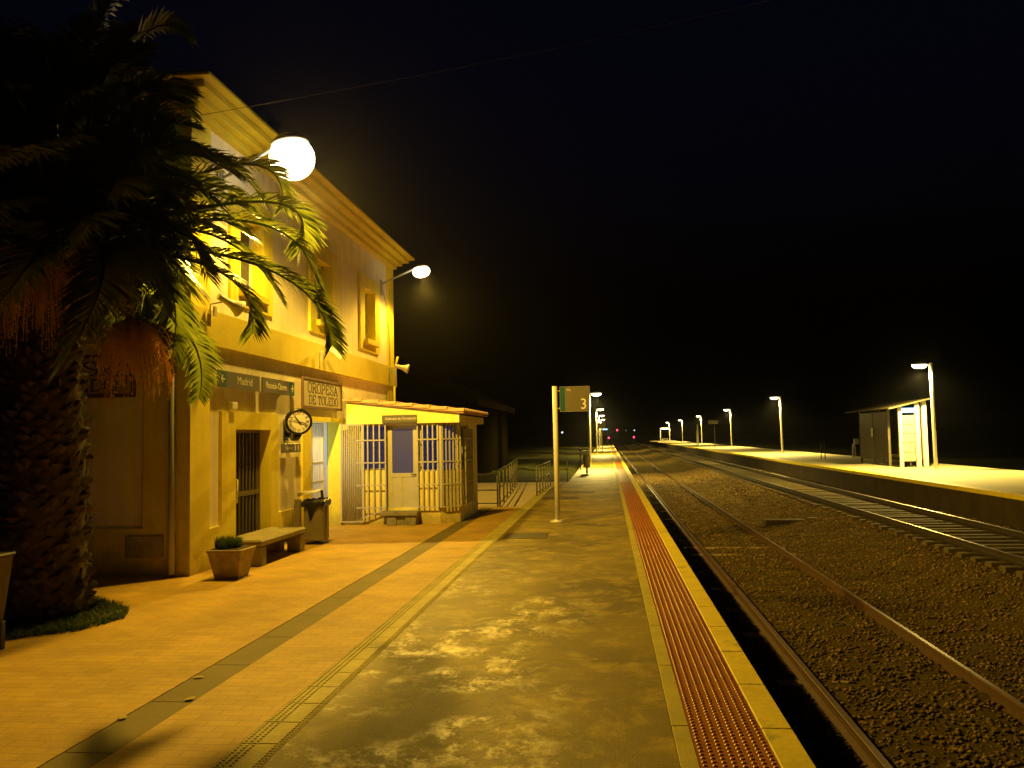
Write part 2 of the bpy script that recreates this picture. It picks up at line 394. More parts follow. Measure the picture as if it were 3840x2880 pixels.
# ------------------------------------------------------------------ ground sheets
def ground_z(x, y):
    if x < -2.2: z = -.22
    elif x < -1.2: z = -.22-(x+2.2)*.98
    elif x < 10.8: z = -1.2
    elif x < 15: z = -1.2+(x-10.8)*.2
    else: z = -.36
    return z
def make_ground():
    xs = [-600, -300, -150, -60, -40]+[-30+i*.8 for i in range(35)]+[-2.2, -1.6, -1.2, 10.8, 12.5, 15, 18, 24, 40, 90, 300, 600]
    ys = [-200, -60, -20, 0, 10, 20]+[24+i*1.0 for i in range(70)]+[100, 120, 150, 190, 250, 350, 600, 900]
    r = random.Random(3); vs = []; fs = []
    for y in ys:
        for x in xs:
            z = ground_z(x, y)
            if x < -2.3 and y > 23.9: z += r.uniform(-.05, .10)+(.0 if x > -4.5 else .12)
            vs.append((x, y, z))
    n = len(xs)
    for j in range(len(ys)-1):
        for i in range(n-1): fs.append((j*n+i, j*n+i+1, (j+1)*n+i+1, (j+1)*n+i))
    mb = MB(); mb.add(vs, fs, True); return struct('ground', mb, EARTH)
make_ground()

# near platform: concrete slab, edges, tactile strips
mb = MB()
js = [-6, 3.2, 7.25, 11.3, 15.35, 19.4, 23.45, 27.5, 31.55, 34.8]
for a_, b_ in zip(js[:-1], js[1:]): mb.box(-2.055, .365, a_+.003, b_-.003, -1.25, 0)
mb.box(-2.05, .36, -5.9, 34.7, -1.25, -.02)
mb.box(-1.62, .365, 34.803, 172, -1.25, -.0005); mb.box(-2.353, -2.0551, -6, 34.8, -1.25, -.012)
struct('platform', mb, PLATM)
mb = MB()
y = -3.0
while y < 172:
    mb.bbox(.369, .478, y+.004, y+1.44, -.02, .004, .004); y += 1.445
struct('edge_slab', mb, EDGEG)
mb = MB(); y = -3.0
while y < 172:
    mb.bbox(.932, 1.127, y+.003, y+.957, -.16, .008, .008); y += .96
struct('edge_line', mb, EDGEY)
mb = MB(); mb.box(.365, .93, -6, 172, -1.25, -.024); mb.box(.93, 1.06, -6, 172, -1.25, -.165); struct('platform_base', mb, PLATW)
mb = MB(); mb.box(.48, .93, -6, 172, -.02, .002)
p = .0563
def dome(vs, fs, x, y, r, h):
    b = len(vs); n = 6
    for rr, hh in ((r, .0), (r*.72, h*.8)):
        for k in range(n): vs.append((x+rr*math.cos(2*PI*k/n), y+rr*math.sin(2*PI*k/n), .002+hh))
    vs.append((x, y, .002+h))
    for k in range(n):
        k2 = (k+1) % n
        fs.append((b+k, b+k2, b+n+k2, b+n+k)); fs.append((b+n+k, b+n+k2, b+2*n))
vs, fs = [], []
for j in range(int(30/p)):
    for i in range(8): dome(vs, fs, .48+.028+i*p, 4.0+j*p, .0165, .007)
mb.add(vs, fs, True)
struct('tactile_paving', mb, REDT, fixn=False)
mb = MB(); y = -2.0
while y < 34.5:
    mb.bbox(-2.351, -2.057, y+.004, y+.396, -.03, .003, .003); y += .4
vs, fs = [], []
for j in range(int(14/.04)):
    for x in (-2.325, -2.285, -2.245, -2.10, -2.075): dome(vs, fs, x, 4.2+j*.04, .013, .006)
mb.add(vs, fs, True)
struct('tactile_kerb', mb, TACG, fixn=False)
mb = MB(); mb.box(-9.5, -3.402, -6, 22.6, -.3, 0); mb.box(-3.072, -2.355, -6, 22.6, -.3, 0); struct('paving', mb, PAVE)
mb = MB(); y = -4
while y < 22.5:
    mb.bbox(-3.400, -3.074, y+.002, y+.998, -.1, -.003, .004); y += 1.0
struct('drain_channel', mb, DRAIN)
mb = MB(); mb.box(-6.5, -2.355, 22.602, 34.8, -.3, -.002); struct('path', mb, PATHM)
for (x0, x1, y0, y1, lab) in ((-2.0, -1.17, 15.65, 16.55, 'dark square cover plate nearest the camera, set in the wet platform before the track sign'),
                              (-2.0, -.91, 25.3, 26.1, 'long dark cover plate in the platform just past the track sign'),
                              (-1.55, -.46, 27.9, 28.8, 'long dark cover plate in the platform beside the second railing')):
    mb = MB(); mb.bbox(x0, x1, y0, y1, -.02, .006, .004)
    solo('cover_plate', mb, COVER, ((x0+x1)/2, (y0+y1)/2, 0), lab, 'cover plate', 'cover plates in the platform')
# opposite platform
mb = MB(); mb.box(10.82, 16.4, 4, 212, -.9, .15); struct('opposite_platform', mb, PLATR)
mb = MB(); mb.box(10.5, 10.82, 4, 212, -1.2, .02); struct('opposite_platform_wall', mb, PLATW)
mb = MB(); y = 4.
while y < 212:
    mb.bbox(10.44, 10.818, y+.004, y+1.496, .022, .152, .01); y += 1.5
struct('opposite_edge_line', mb, EDGEY)

# ballast bed and stones
PROF = [(1.06, -1.13), (1.5, -1.12), (1.95, -1.03), (2.3, -1.0), (3.1, -.985), (4.1, -.99), (4.7, -1.0), (5.5, -.93), (6.2, -.74), (6.6, -.645), (8.0, -.625), (9.3, -.64), (10.0, -.70), (10.55, -.72)]
def ball_z(x): return np.interp(x, [a for a, b in PROF], [b for a, b in PROF])
def make_ballast():
    r = random.Random(5)
    xs = [1.06+i*.19 for i in range(50)]+[10.55]
    ys = [3+i*.22 for i in range(170)]+[41+i*2 for i in range(30)]+[105, 120, 140, 170, 220, 300, 420, 700]
    vs = []; fs = []
    for y in ys:
        for x in xs: vs.append((x, y, float(ball_z(x))+r.uniform(-.018, .018)))
    n = len(xs)
    for j in range(len(ys)-1):
        for i in range(n-1): fs.append((j*n+i, j*n+i+1, (j+1)*n+i+1, (j+1)*n+i))
    mb = MB(); mb.add(vs, fs, True); struct('ballast_bed', mb, BALL)
    # loose stones
    g = np.random.default_rng(11)
    t = (1+5**.5)/2
    iv = np.array([(-1, t, 0), (1, t, 0), (-1, -t, 0), (1, -t, 0), (0, -1, t), (0, 1, t), (0, -1, -t), (0, 1, -t), (t, 0, -1), (t, 0, 1), (-t, 0, -1), (-t, 0, 1)])/1.9
    it = np.array([(0, 11, 5), (0, 5, 1), (0, 1, 7), (0, 7, 10), (0, 10, 11), (1, 5, 9), (5, 11, 4), (11, 10, 2), (10, 7, 6), (7, 1, 8), (3, 9, 4), (3, 4, 2), (3, 2, 6), (3, 6, 8), (3, 8, 9), (4, 9, 5), (2, 4, 11), (6, 2, 10), (8, 6, 7), (9, 8, 1)])
    n = 90000
    u = g.random(n); Y = 4.2+ (u**1.9)*58
    X = 1.15+g.random(n)*9.3
    keep = np.ones(n, bool)
    for rx in (2.22, 4.02, 7.22, 8.96): keep &= ~((np.abs(X-rx) < .06))
    X, Y = X[keep], Y[keep]; n = len(X)
    S = (.012+.019*g.random(n)**1.6)*(1+np.clip((Y-22)/30, 0, 1.2))
    V = iv[None]*(1+.35*(g.random((n, 12, 1))-.5))*S[:, None, None]*np.stack([.8+.6*g.random(n), .8+.6*g.random(n), .55+.4*g.random(n)], 1)[:, None, :]
    a = g.random(n)*2*PI; c, s_ = np.cos(a)[:, None], np.sin(a)[:, None]
    vx = V[..., 0]*c-V[..., 1]*s_; vy = V[..., 0]*s_+V[..., 1]*c
    P = np.stack([vx+X[:, None], vy+Y[:, None], V[..., 2]+(ball_z(X)+S*.25)[:, None]], -1).reshape(-1, 3)
    F = (it[None]+(np.arange(n)*12)[:, None, None]).reshape(-1, 3)
    me = bpy.data.meshes.new('gravel')
    me.vertices.add(len(P)); me.vertices.foreach_set('co', P.astype(np.float32).ravel())
    me.loops.add(len(F)*3); me.loops.foreach_set('vertex_index', F.astype(np.int32).ravel())
    me.polygons.add(len(F)); me.polygons.foreach_set('loop_start', np.arange(0, len(F)*3, 3, dtype=np.int32)); me.polygons.foreach_set('loop_total', np.full(len(F), 3, np.int32))
    me.update(); me.validate(); me.materials.append(ROCK)
    o = bpy.data.objects.new('gravel', me); COL.objects.link(o)
    tag(o, 'brown ballast stones scattered over the track bed between the platforms', 'gravel', kind='stuff')
make_ballast()

# ------------------------------------------------------------------ tracks
def rail_prof(x, top):
    h = .15
    return [(x-.07, top-h), (x+.07, top-h), (x+.07, top-h+.012), (x+.012, top-h+.03), (x+.010, top-.042), (x+.036, top-.032), (x+.036, top-.006), (x+.028, top),
            (x-.028, top), (x-.036, top-.006), (x-.036, top-.032), (x-.010, top-.042), (x-.012, top-h+.03), (x-.07, top-h+.012)]
SLEEPC = mat('concrete_sleeper', (.10, .076, .024), .85, .3, 4, .4, 40)
def track(name, xs, top, m, lab, sl_y, half, sz, sm=None):
    t = thing(name, ((xs[0]+xs[1])/2, 5, top-.15), lab, 'railway track')
    for x in xs:
        mb = MB(); mb.extrude(rail_prof(x, top), 'y', 3., 400.); rl = part('rail', mb, m, t)
        mb = MB(); mb.box(x-.024, x+.024, 3.0, 400., top+.0005, top+.003); part('running_surface', mb, RUNS if sm else RUNR, rl)
    cx = (xs[0]+xs[1])/2; r = random.Random(2)
    far = MB(); k = 0
    for y in sl_y:
        h = r.uniform(-.012, .012)
        if not sm and abs(y-21) > 1: h = r.uniform(-.045, -.008)      # nearly all of the near track is drowned in ballast
        b = MB() if k < 100 else far
        b.bbox(cx-half+r.uniform(-.05, .05), cx+half+r.uniform(-.05, .05), y-.12, y+.12, top-.30+h, top-.15+sz+h, .012)
        if k < 100: part('sleeper', b, sm or WOODSL, t)
        k += 1
    if far.v: tag(part('sleeper', far, sm or WOODSL, t), kind='stuff')
track('railway_track', (2.222, 4.03), -.855, RUST, 'rusty near track half buried in ballast beside the left platform',
      [7.3, 10.2, 12.6, 14.4, 16.2, 18.3, 20.55, 21.75, 23.6, 26.0, 29, 32, 36, 40], 1.25, .022)
track('railway_track', (7.215, 8.965), -.40, STEELR, 'far track with shiny rail tops and exposed sleepers by the right platform',
      [8+.6*i for i in range(150)], 1.28, .0, SLEEPC)
mb = MB(); mb.bbox(4.75, 5.95, 26.6, 27.0, -1.0, -.80, .02); mb.bbox(5.98, 6.6, 26.3, 26.7, -.95, -.72, .02)
solo('cable_trough', mb, COVER, (5.6, 26.8, -.95), 'low dark concrete trough cover lying between the two tracks', 'cable trough')
mb = MB(); mb.hexa([(3.45, 20.95, -.99), (4.0, 20.95, -.99), (4.0, 21.5, -.99), (3.45, 21.5, -.99)], [(3.45, 20.95, -.975), (4.0, 20.95, -.975), (4.0, 21.5, -.985), (3.45, 21.5, -.985)])

# ------------------------------------------------------------------ station building
BX, BY0, BY1 = -5.95, 11.5, 23.24
def relief(mb, mp, add, sub, front, back, hole_back=None):
    """stepped wall layer: union of add rectangles minus sub, front faces plus edges; mp(u, v, w) -> world"""
    us = sorted({q for r_ in add+sub for q in r_[:2]}); vs = sorted({q for r_ in add+sub for q in r_[2:4]})
    def has(u, v, rects): return any(r_[0] < u < r_[1] and r_[2] < v < r_[3] for r_ in rects)
    nu, nv = len(us)-1, len(vs)-1
    occ = [[False]*nv for _ in range(nu)]; hole = [[False]*nv for _ in range(nu)]
    for i in range(nu):
        for j in range(nv):
            c = ((us[i]+us[i+1])/2, (vs[j]+vs[j+1])/2)
            hole[i][j] = has(*c, sub); occ[i][j] = has(*c, add) and not hole[i][j]
    for i in range(nu):
        for j in range(nv):
            if not occ[i][j]: continue
            a, b, c, d = us[i], us[i+1], vs[j], vs[j+1]
            mb.quad(mp(a, c, front), mp(b, c, front), mp(b, d, front), mp(a, d, front))
            for (di, dj, p, q) in ((-1, 0, (a, c), (a, d)), (1, 0, (b, c), (b, d)), (0, -1, (a, c), (b, c)), (0, 1, (a, d), (b, d))):
                ii, jj = i+di, j+dj
                inside = 0 <= ii < nu and 0 <= jj < nv
                if inside and occ[ii][jj]: continue
                bk = hole_back if (hole_back is not None and inside and hole[ii][jj]) else back
                if bk is None or bk == front: continue
                mb.quad(mp(*p, front), mp(*q, front), mp(*q, bk), mp(*p, bk))
fm = lambda u, v, wv: (wv, u, v)          # facade towards the platform
sm_ = lambda u, v, wv: (u, wv, v)          # end wall towards the camera
W1 = (13.15, 14.12, 4.42, 5.72); W2 = (16.88, 17.84, 4.42, 5.72); W3 = (20.39, 21.35, 4.42, 5.72)
D1 = (13.0, 14.43, 0.0, 2.1); D2 = (16.5, 18.34, 0.0, 2.29)
holes = [W1, W2, W3, D1, D2]
BLD = thing('station_building', (-10, 17, 0), 'two storey cream and yellow rendered station building with stepped cornice, left of the platform', 'station building')
mb = MB()
relief(mb, fm, [(BY0+.05, BY1, 0, 6.8)], holes, -6.0, None, None)
relief(mb, sm_, [(-15.0, -6.0, 0, 6.8)], [], BY0+.05, None)
mb.quad((-6.0, BY1, 0), (-15, BY1, 0), (-15, BY1, 6.8), (-6.0, BY1, 6.8)); mb.quad((-15, BY0+.05, 0), (-15, BY1, 0), (-15, BY1, 6.8), (-15, BY0+.05, 6.8))
part('wall', mb, WALLC, BLD, fixn=False)
surr = [(12.8, 14.53, 4.14, 6.05), (16.48, 18.24, 4.14, 6.05), (20.0, 21.75, 4.14, 6.05)]
mb = MB(); relief(mb, fm, [(BY0, 12.1, 0, 6.8), (22.62, BY1, 0, 6.8), (12.1, 22.62, 0, .61), (12.5, 14.78, .0, 2.385), (16.02, 18.48, .0, 2.385)], holes, -5.95, -6.0, -6.24); part('facade_trim', mb, WALLY, BLD, fixn=False)
for q_ in surr:
    mb = MB(); relief(mb, fm, [q_], holes, -5.95, -6.0, -6.24); part('window_surround', mb, WALLY, BLD, fixn=False)
mb = MB(); relief(mb, sm_, [(-6.66, -6.0, 0, 6.8), (-15.0, -6.66, 0, .68)], [], BY0, BY0+.05, BY0+.05); part('end_wall_trim', mb, WALLY, BLD, fixn=False)
mb = MB(); relief(mb, sm_, [(-10.2, -8.9, 3.9, 6.1)], [(-9.9, -9.2, 4.3, 5.7)], BY0, BY0+.05, BY0+.05); part('window_surround', mb, WALLY, BLD, fixn=False)
mb = MB(); mb.box(-9.89, -9.21, 11.535, 11.545, 4.31, 5.69); part('window', mb, GLASSB, BLD)
mb = MB()
mb.box(-6.6, -5.895, BY0-.06, BY1+.06, 3.365, 3.895); mb.box(-15.1, -6.6, BY0-.06, BY0+.3, 3.365, 3.895)
part('string_course', mb, TRIMY, BLD)
mb = MB()
for z0, z1, pr in ((6.74, 6.85, .09), (6.85, 6.96, .22), (6.96, 7.07, .38), (7.07, 7.13, .52)):
    mb.bbox(-15-pr, BX+pr, BY0-pr, BY1+pr, z0, z1-.001, .012)
part('cornice', mb, TRIMY, BLD)
mb = MB()
a, b = BX+.52, -15.5; c, d = BY0-.52, BY1+.52
mb.add([(a, c, 7.131), (a, d, 7.131), (b, d, 7.131), (b, c, 7.131), (-10.5, 15.8, 8.7), (-10.5, 19, 8.7)], [(0, 1, 5, 4), (1, 2, 5), (2, 3, 4, 5), (3, 0, 4), (3, 2, 1, 0)])
part('roof', mb, ROOFD, BLD)
# upper windows: sill, frame with louvred shutter, glass
for (y0, y1, z0, z1) in (W1, W2, W3):
    mb = MB(); mb.box(-6.22, -6.17, y0, y1, z0, z0+.05); mb.box(-6.22, -6.17, y0, y1, z1-.05, z1); mb.box(-6.22, -6.17, y0, y0+.05, z0, z1); mb.box(-6.22, -6.17, y1-.05, y1, z0, z1); mb.box(-6.219, -6.171, (y0+y1)/2-.03, (y0+y1)/2+.03, z0+.05, z1-.05)
    f = part('window', mb, WHITEP, BLD)
    mb = MB(); mb.box(-6.215, -6.205, y0+.05, y1-.05, z0+.05, z1-.05); part('pane', mb, GLASSB, f)
    mb = MB()
    for k in range(16):
        zz = z0+.08+k*(z1-z0-.16)/16
        mb.hexa([(-6.165, y0+.06, zz), (-6.13, y0+.06, zz-.02), (-6.13, y0+.26, zz-.02), (-6.165, y0+.26, zz)], [(-6.165, y0+.06, zz+.012), (-6.13, y0+.06, zz-.008), (-6.13, y0+.26, zz-.008), (-6.165, y0+.26, zz+.012)])
    part('shutter', mb, WHITEP, f)
    mb = MB(); mb.bbox(-6.2, -5.86, y0-.06, y1+.06, z0-.13, z0-.002, .01); part('sill', mb, TRIMY, f)
# barred door behind the bench
mb = MB(); mb.box(-6.30, -6.25, 13.0, 14.43, 0, 2.1); dr = part('door', mb, BLACK, BLD)  # black sheet stands in for the shade of the room behind
mb = MB()
mb.box(-6.19, -6.15, 13.0, 13.05, .02, 2.1); mb.box(-6.19, -6.15, 14.38, 14.43, .02, 2.1); mb.box(-6.19, -6.15, 13.05, 14.38, 2.05, 2.1); mb.box(-6.19, -6.15, 13.05, 14.38, .02, .10); mb.box(-6.192, -6.148, 13.05, 14.38, .98, 1.06)
for k in range(9): mb.box(-6.18, -6.155, 13.17+k*.14, 13.195+k*.14, .1, 2.05)
part('grille', mb, BARSM, dr)
mb = MB(); mb.box(-6.15, -6.11, 13.20, 13.31, .84, 1.36); mb.tube([(-6.11, 13.25, .9), (-6.04, 13.25, .9), (-6.04, 13.25, 1.28), (-6.11, 13.25, 1.28)], .016, 6); part('handle', mb, WHITEP, dr)
# open entrance: vestibule lit by a cold tube, bar leaves standing open
ENT = MB(); ENT.quad((-7.6, 16.5, 0), (-7.6, 18.34, 0), (-7.6, 18.34, 2.29), (-7.6, 16.5, 2.29)); ENT.quad((-6.25, 16.5, 2.29), (-6.25, 18.34, 2.29), (-7.6, 18.34, 2.29), (-7.6, 16.5, 2.29))
ENT.quad((-6.25, 16.5, 0), (-7.6, 16.5, 0), (-7.6, 16.5, 2.29), (-6.25, 16.5, 2.29)); ENT.quad((-6.25, 18.34, 0), (-7.6, 18.34, 0), (-7.6, 18.34, 2.29), (-6.25, 18.34, 2.29))
ent = part('entrance', ENT, WALLC, BLD)
mb = MB(); mb.bbox(-7.5, -7.46, 16.9, 17.9, .55, 1.6, .005); part('glow_pane', mb, emit('glow_pane', (.30, .50, 1.0), .8), ent)  # glowing pane added to give the entrance its cold light
def leaf(o, r_, h, n, wd, m, name='gate_leaf', z0=.06, rails=(.0, .5, 1.0), rb=.011):
    g = MB(o, r_, (0, 0, 1), Vector(r_).cross(Vector((0, 0, 1))))
    for t in rails:
        vv = z0+t*(h-z0-.03); g.box(0, wd, vv, vv+.03, -.012, .012)
    g.box(-.005, .03, z0, h, -.016, .016); g.box(wd-.03, wd+.005, z0, h, -.016, .016)
    for k in range(n):
        uu = .03+(wd-.06)*(k+.5)/n; g.tube([(uu, z0+.031, 0), (uu, h-.031, 0)], rb, 6)
    return part(name, g, m, BLD)
leaf((-6.06, 16.56, 0), (0, 1, 0), 2.27, 9, .94, WHITEP, rails=(0, .44, .62, 1.0))
leaf((-5.93, 18.30, 0), (.992, .12, 0), 2.24, 11, .52, GREYM, rails=(0, 1.0), rb=.013)
# small things fixed to the end wall
mb = MB(); mb.tube([(-6.18, 11.42, .04), (-6.18, 11.42, 1.0), (-6.18, 11.42, 3.25)], .05, 10); mb.tube([(-6.18, 11.42, 3.25), (-6.18, 11.30, 3.5), (-6.3, 11.30, 3.9), (-6.34, 11.42, 4.2), (-6.36, 11.42, 6.6)], .04, 10)
part('downpipe', mb, GREYM, BLD)
mb = MB(); mb.bbox(-6.90, -6.34, 11.46, 11.52, .27, .58, .006); mb.box(-6.87, -6.80, 11.452, 11.462, .52, .545); mb.box(-6.50, -6.43, 11.452, 11.462, .52, .545); part('meter_box', mb, CONC_OLD, BLD)
mb = MB(); mb.bbox(-5.95, -5.88, 12.73, 12.92, 2.42, 2.53, .006); part('junction_box', mb, WHITEP, BLD)
mb = MB(); mb.tube([(-5.94, 22.05, 5.95), (-5.93, 22.3, 5.6), (-5.93, 22.6, 5.2), (-5.93, 22.7, 4.3), (-5.93, 22.72, 3.9)], .012, 6); mb.tube([(-5.79, 22.72, 3.89), (-5.79, 22.72, 3.36)], .012, 6)
part('cable', mb, GREYM, BLD)
mb = MB(); mb.tube([(-5.78, 23.0, 4.2), (-5.86, 23.0, 3.9)], .03, 8); mb.tube([(-5.88, 22.95, 3.36), (-5.88, 22.95, 2.6)], .035, 8); part('downpipe', mb, WALLY, BLD)

# ------------------------------------------------------------------ signal office at the far end of the facade
OFF = thing('signal_office', (-4.6, 20, 0), 'single storey yellow office with barred windows and tiled roof, built against the station building', 'office')
S0, CX0, CX1, CY1, EY = 18.5, -3.72, -3.335, 18.885, 21.45
SW1 = (-5.57, -4.94, 1.2, 2.22); SD = (-4.92, -4.22, .36, 2.19); SW2 = (-4.18, -3.76, 1.16, 2.2)
mb = MB()
relief(mb, sm_, [(-5.95, CX0, 0, 2.24)], [SW1, SD, SW2], S0, None, S0+.1)
ch = Vector((CX1-CX0, CY1-S0, 0)); chl = ch.length; chd = ch/chl; chn = Vector((chd.y, -chd.x, 0))
def cm(u, v, wv):
    p = Vector((CX0, S0, 0))+chd*u+chn*wv; return (p.x, p.y, v)
relief(mb, cm, [(0, chl, 0, 2.24)], [(.05, chl-.05, 1.16, 2.2)], 0.0, None, -.1)
em_ = lambda u, v, wv: (wv, u, v)
relief(mb, em_, [(CY1, EY, 0, 2.24)], [(19.05, 20.2, 1.16, 2.2)], CX1, None, CX1-.1)
mb.quad((CX1, EY, 0), (-5.95, EY, 0), (-5.95, EY, 2.24), (CX1, EY, 2.24))
WALLG = mat('office_yellow', (.84, .76, .22), .8, .10, 1.3, .25, 90, amp2=.05, scale2=25, streak=.08, dirt=.55)
part('wall', mb, WALLG, OFF, fixn=False)
# sloping verge and fascia
mb = MB(); zt = lambda x: 2.745-(x+5.8)*(2.745-2.44)/2.56
mb.extrude([(-5.80, 2.236), (-3.235, 2.236), (-3.235, zt(-3.235)), (-5.80, zt(-5.80))], 'y', 18.33, 18.45)
mb.box(-3.33, -3.235, 18.451, 22.0, 2.237, 2.40); mb.box(-5.8, -3.331, 18.451, 22.0, 2.237, 2.30)
part('fascia', mb, WALLG, OFF)
mb = MB(); n_t = 17
mb.hexa([(-5.82, 18.25, zt(-5.82)+.004), (-3.12, 18.25, zt(-3.12)+.004), (-3.12, 22.05, zt(-3.12)+.004), (-5.82, 22.05, zt(-5.82)+.004)], [(-5.82, 18.25, zt(-5.82)+.02), (-3.12, 18.25, zt(-3.12)+.02), (-3.12, 22.05, zt(-3.12)+.02), (-5.82, 22.05, zt(-5.82)+.02)])
for k in range(n_t):
    yy = 18.31+k*.23
    for q in range(7):
        xa = -5.86+q*.385; xb = xa+.44
        vs = []; fs = []
        for (xx, rr, dz) in ((xa, .078, .012), (xb, .100, .050)):
            for i in range(7):
                t = PI*i/6; vs.append((xx, yy-rr*math.cos(t), zt(xx)+dz+rr*.75*math.sin(t)))
        for i in range(6): fs.append((i, i+1, 8+i, 7+i))
        fs.append(tuple(range(7, 14)))
        mb.add(vs, fs, False)
part('roof', mb, TILE, OFF, fixn=False)
def win_light(): return emit('office_window', (.045, .065, .32), .16)
OWL = win_light(); OWL.node_tree.nodes['Principled BSDF'].inputs['Roughness'].default_value = .1
OWM = emit('office_door_glass', (.17, .15, .30), .20)
def owin(mp, u0, u1, v0, v1, wv, nm, bars, wbar, vb0, vb1, sgn, m=OWL, skew=None):
    """window with frame, glass and a standing grille in front"""
    def bx(g, a, b, c, d, w0, w1): g.hexa([mp(a, c, w0), mp(b, c, w0), mp(b, c, w1), mp(a, c, w1)], [mp(a, d, w0), mp(b, d, w0), mp(b, d, w1), mp(a, d, w1)])
    g = MB(); t = .035
    bx(g, u0, u1, v0, v0+t, wv, wv+sgn*.04); bx(g, u0, u1, v1-t, v1, wv, wv+sgn*.04); bx(g, u0, u0+t, v0+t, v1-t, wv, wv+sgn*.04); bx(g, u1-t, u1, v0+t, v1-t, wv, wv+sgn*.04)
    f = part('window', g, GREYM, OFF)
    g = MB(); bx(g, u0+t, u1-t, v0+t, v1-t, wv+sgn*.012, wv+sgn*.02); part('pane', g, m, f)
    g = MB()
    for k in range(bars):
        uu = u0-.02+(u1-u0+.04)*k/(bars-1)
        zb = vb0 if skew is None else skew[0]+(skew[1]-skew[0])*k/(bars-1)
        bx(g, uu-.014, uu+.014, zb, vb1, wbar, wbar+sgn*.022)
    for q in (.36, .86, 1.36, 1.86):
        bx(g, u0-.03, u1+.03, q, q+.028, wbar+sgn*.0221, wbar+sgn*.036)
    if skew is not None:
        g.hexa([mp(u0-.03, skew[0]-.03, wbar), mp(u1+.03, skew[1]-.03, wbar), mp(u1+.03, skew[1]-.03, wbar+sgn*.022), mp(u0-.03, skew[0]-.03, wbar+sgn*.022)],
               [mp(u0-.03, skew[0], wbar), mp(u1+.03, skew[1], wbar), mp(u1+.03, skew[1], wbar+sgn*.022), mp(u0-.03, skew[0], wbar+sgn*.022)])
    part('grille', g, GREYM, f)
owin(sm_, *SW1, S0+.1, '', 6, S0-.13, .1, 2.225, -1, skew=(.10, .36))
owin(sm_, *SW2, S0+.1, '', 5, S0-.08, .36, 2.225, -1)
owin(cm, .05, chl-.05, 1.16, 2.2, -.1, '', 6, .06, .36, 2.225, 1)
owin(em_, 19.05, 20.2, 1.16, 2.2, CX1-.1, '', 9, CX1+.07, .36, 2.1, 1, m=GLASSB)
mb = MB(); x0, x1, z0, z1 = SD
mb.box(x0, x0+.11, S0+.03, S0+.07, z0, z1); mb.box(x1-.11, x1, S0+.03, S0+.07, z0, z1); mb.box(x0+.11, x1-.11, S0+.03, S0+.07, z1-.08, z1); mb.box(x0+.11, x1-.11, S0+.03, S0+.07, 1.04, 1.13)
mb.box(x0+.11, (x0+x1)/2-.012, S0+.04, S0+.065, z0, 1.04); mb.box((x0+x1)/2+.012, x1-.11, S0+.04, S0+.065, z0, 1.04); mb.box((x0+x1)/2-.012, (x0+x1)/2+.012, S0+.05, S0+.066, z0, 1.04)
dr = part('door', mb, GREYM, OFF)
mb = MB(); mb.box(x0+.11, x1-.11, S0+.045, S0+.055, 1.13, z1-.08); part('pane', mb, OWM, dr)
mb = MB(); mb.tube([(x1-.05, S0+.03, 1.1), (x1-.05, S0-.02, 1.1), (x1-.15, S0-.02, 1.1)], .011, 6); part('handle', mb, DARKM, dr)
mb = MB(); mb.box(x0-.02, x0+.0, S0-.05, S0+.03, z0-.06, z1+.02); mb.box(x1+.0, x1+.035, S0-.05, S0+.03, z0-.06, z1+.02); part('door_frame', mb, GREYM, OFF)
mb = MB(); mb.box(-3.77, -3.66, S0-.06, S0-.005, .36, 2.225); part('corner_post', mb, GREYM, OFF)
# office sign
t = thing('office_sign', (-4.58, 18.28, 2.26), 'dark sign reading Gabinete de Circulacion on the yellow fascia above the grey door', 'sign')
mb = MB(); mb.bbox(-4.97, -4.19, 18.27, 18.325, 2.255, 2.425, .004); part('sign_panel', mb, SIGNG, t)
mb = MB((-4.57, 18.268, 2.345), (1, 0, 0), (0, 0, 1), (0, -1, 0)); text(mb, 'Gabinete de Circulación', .078, .03, 0, sx=.93); part('lettering', mb, LETTER, t, fixn=False)
mb = MB(); mb.bbox(-5.0, -4.16, 18.12, 18.49, .21, .30, .012); mb.bbox(-4.86, -4.64, 18.17, 18.49, 0, .209, .01); mb.bbox(-4.44, -4.20, 18.17, 18.49, 0, .209, .01); mb.box(-4.64, -4.44, 18.22, 18.49, 0, .208)
solo('concrete_step', mb, STEPM, (-4.58, 18.3, 0), 'stained concrete step block below the grey office door', 'step')

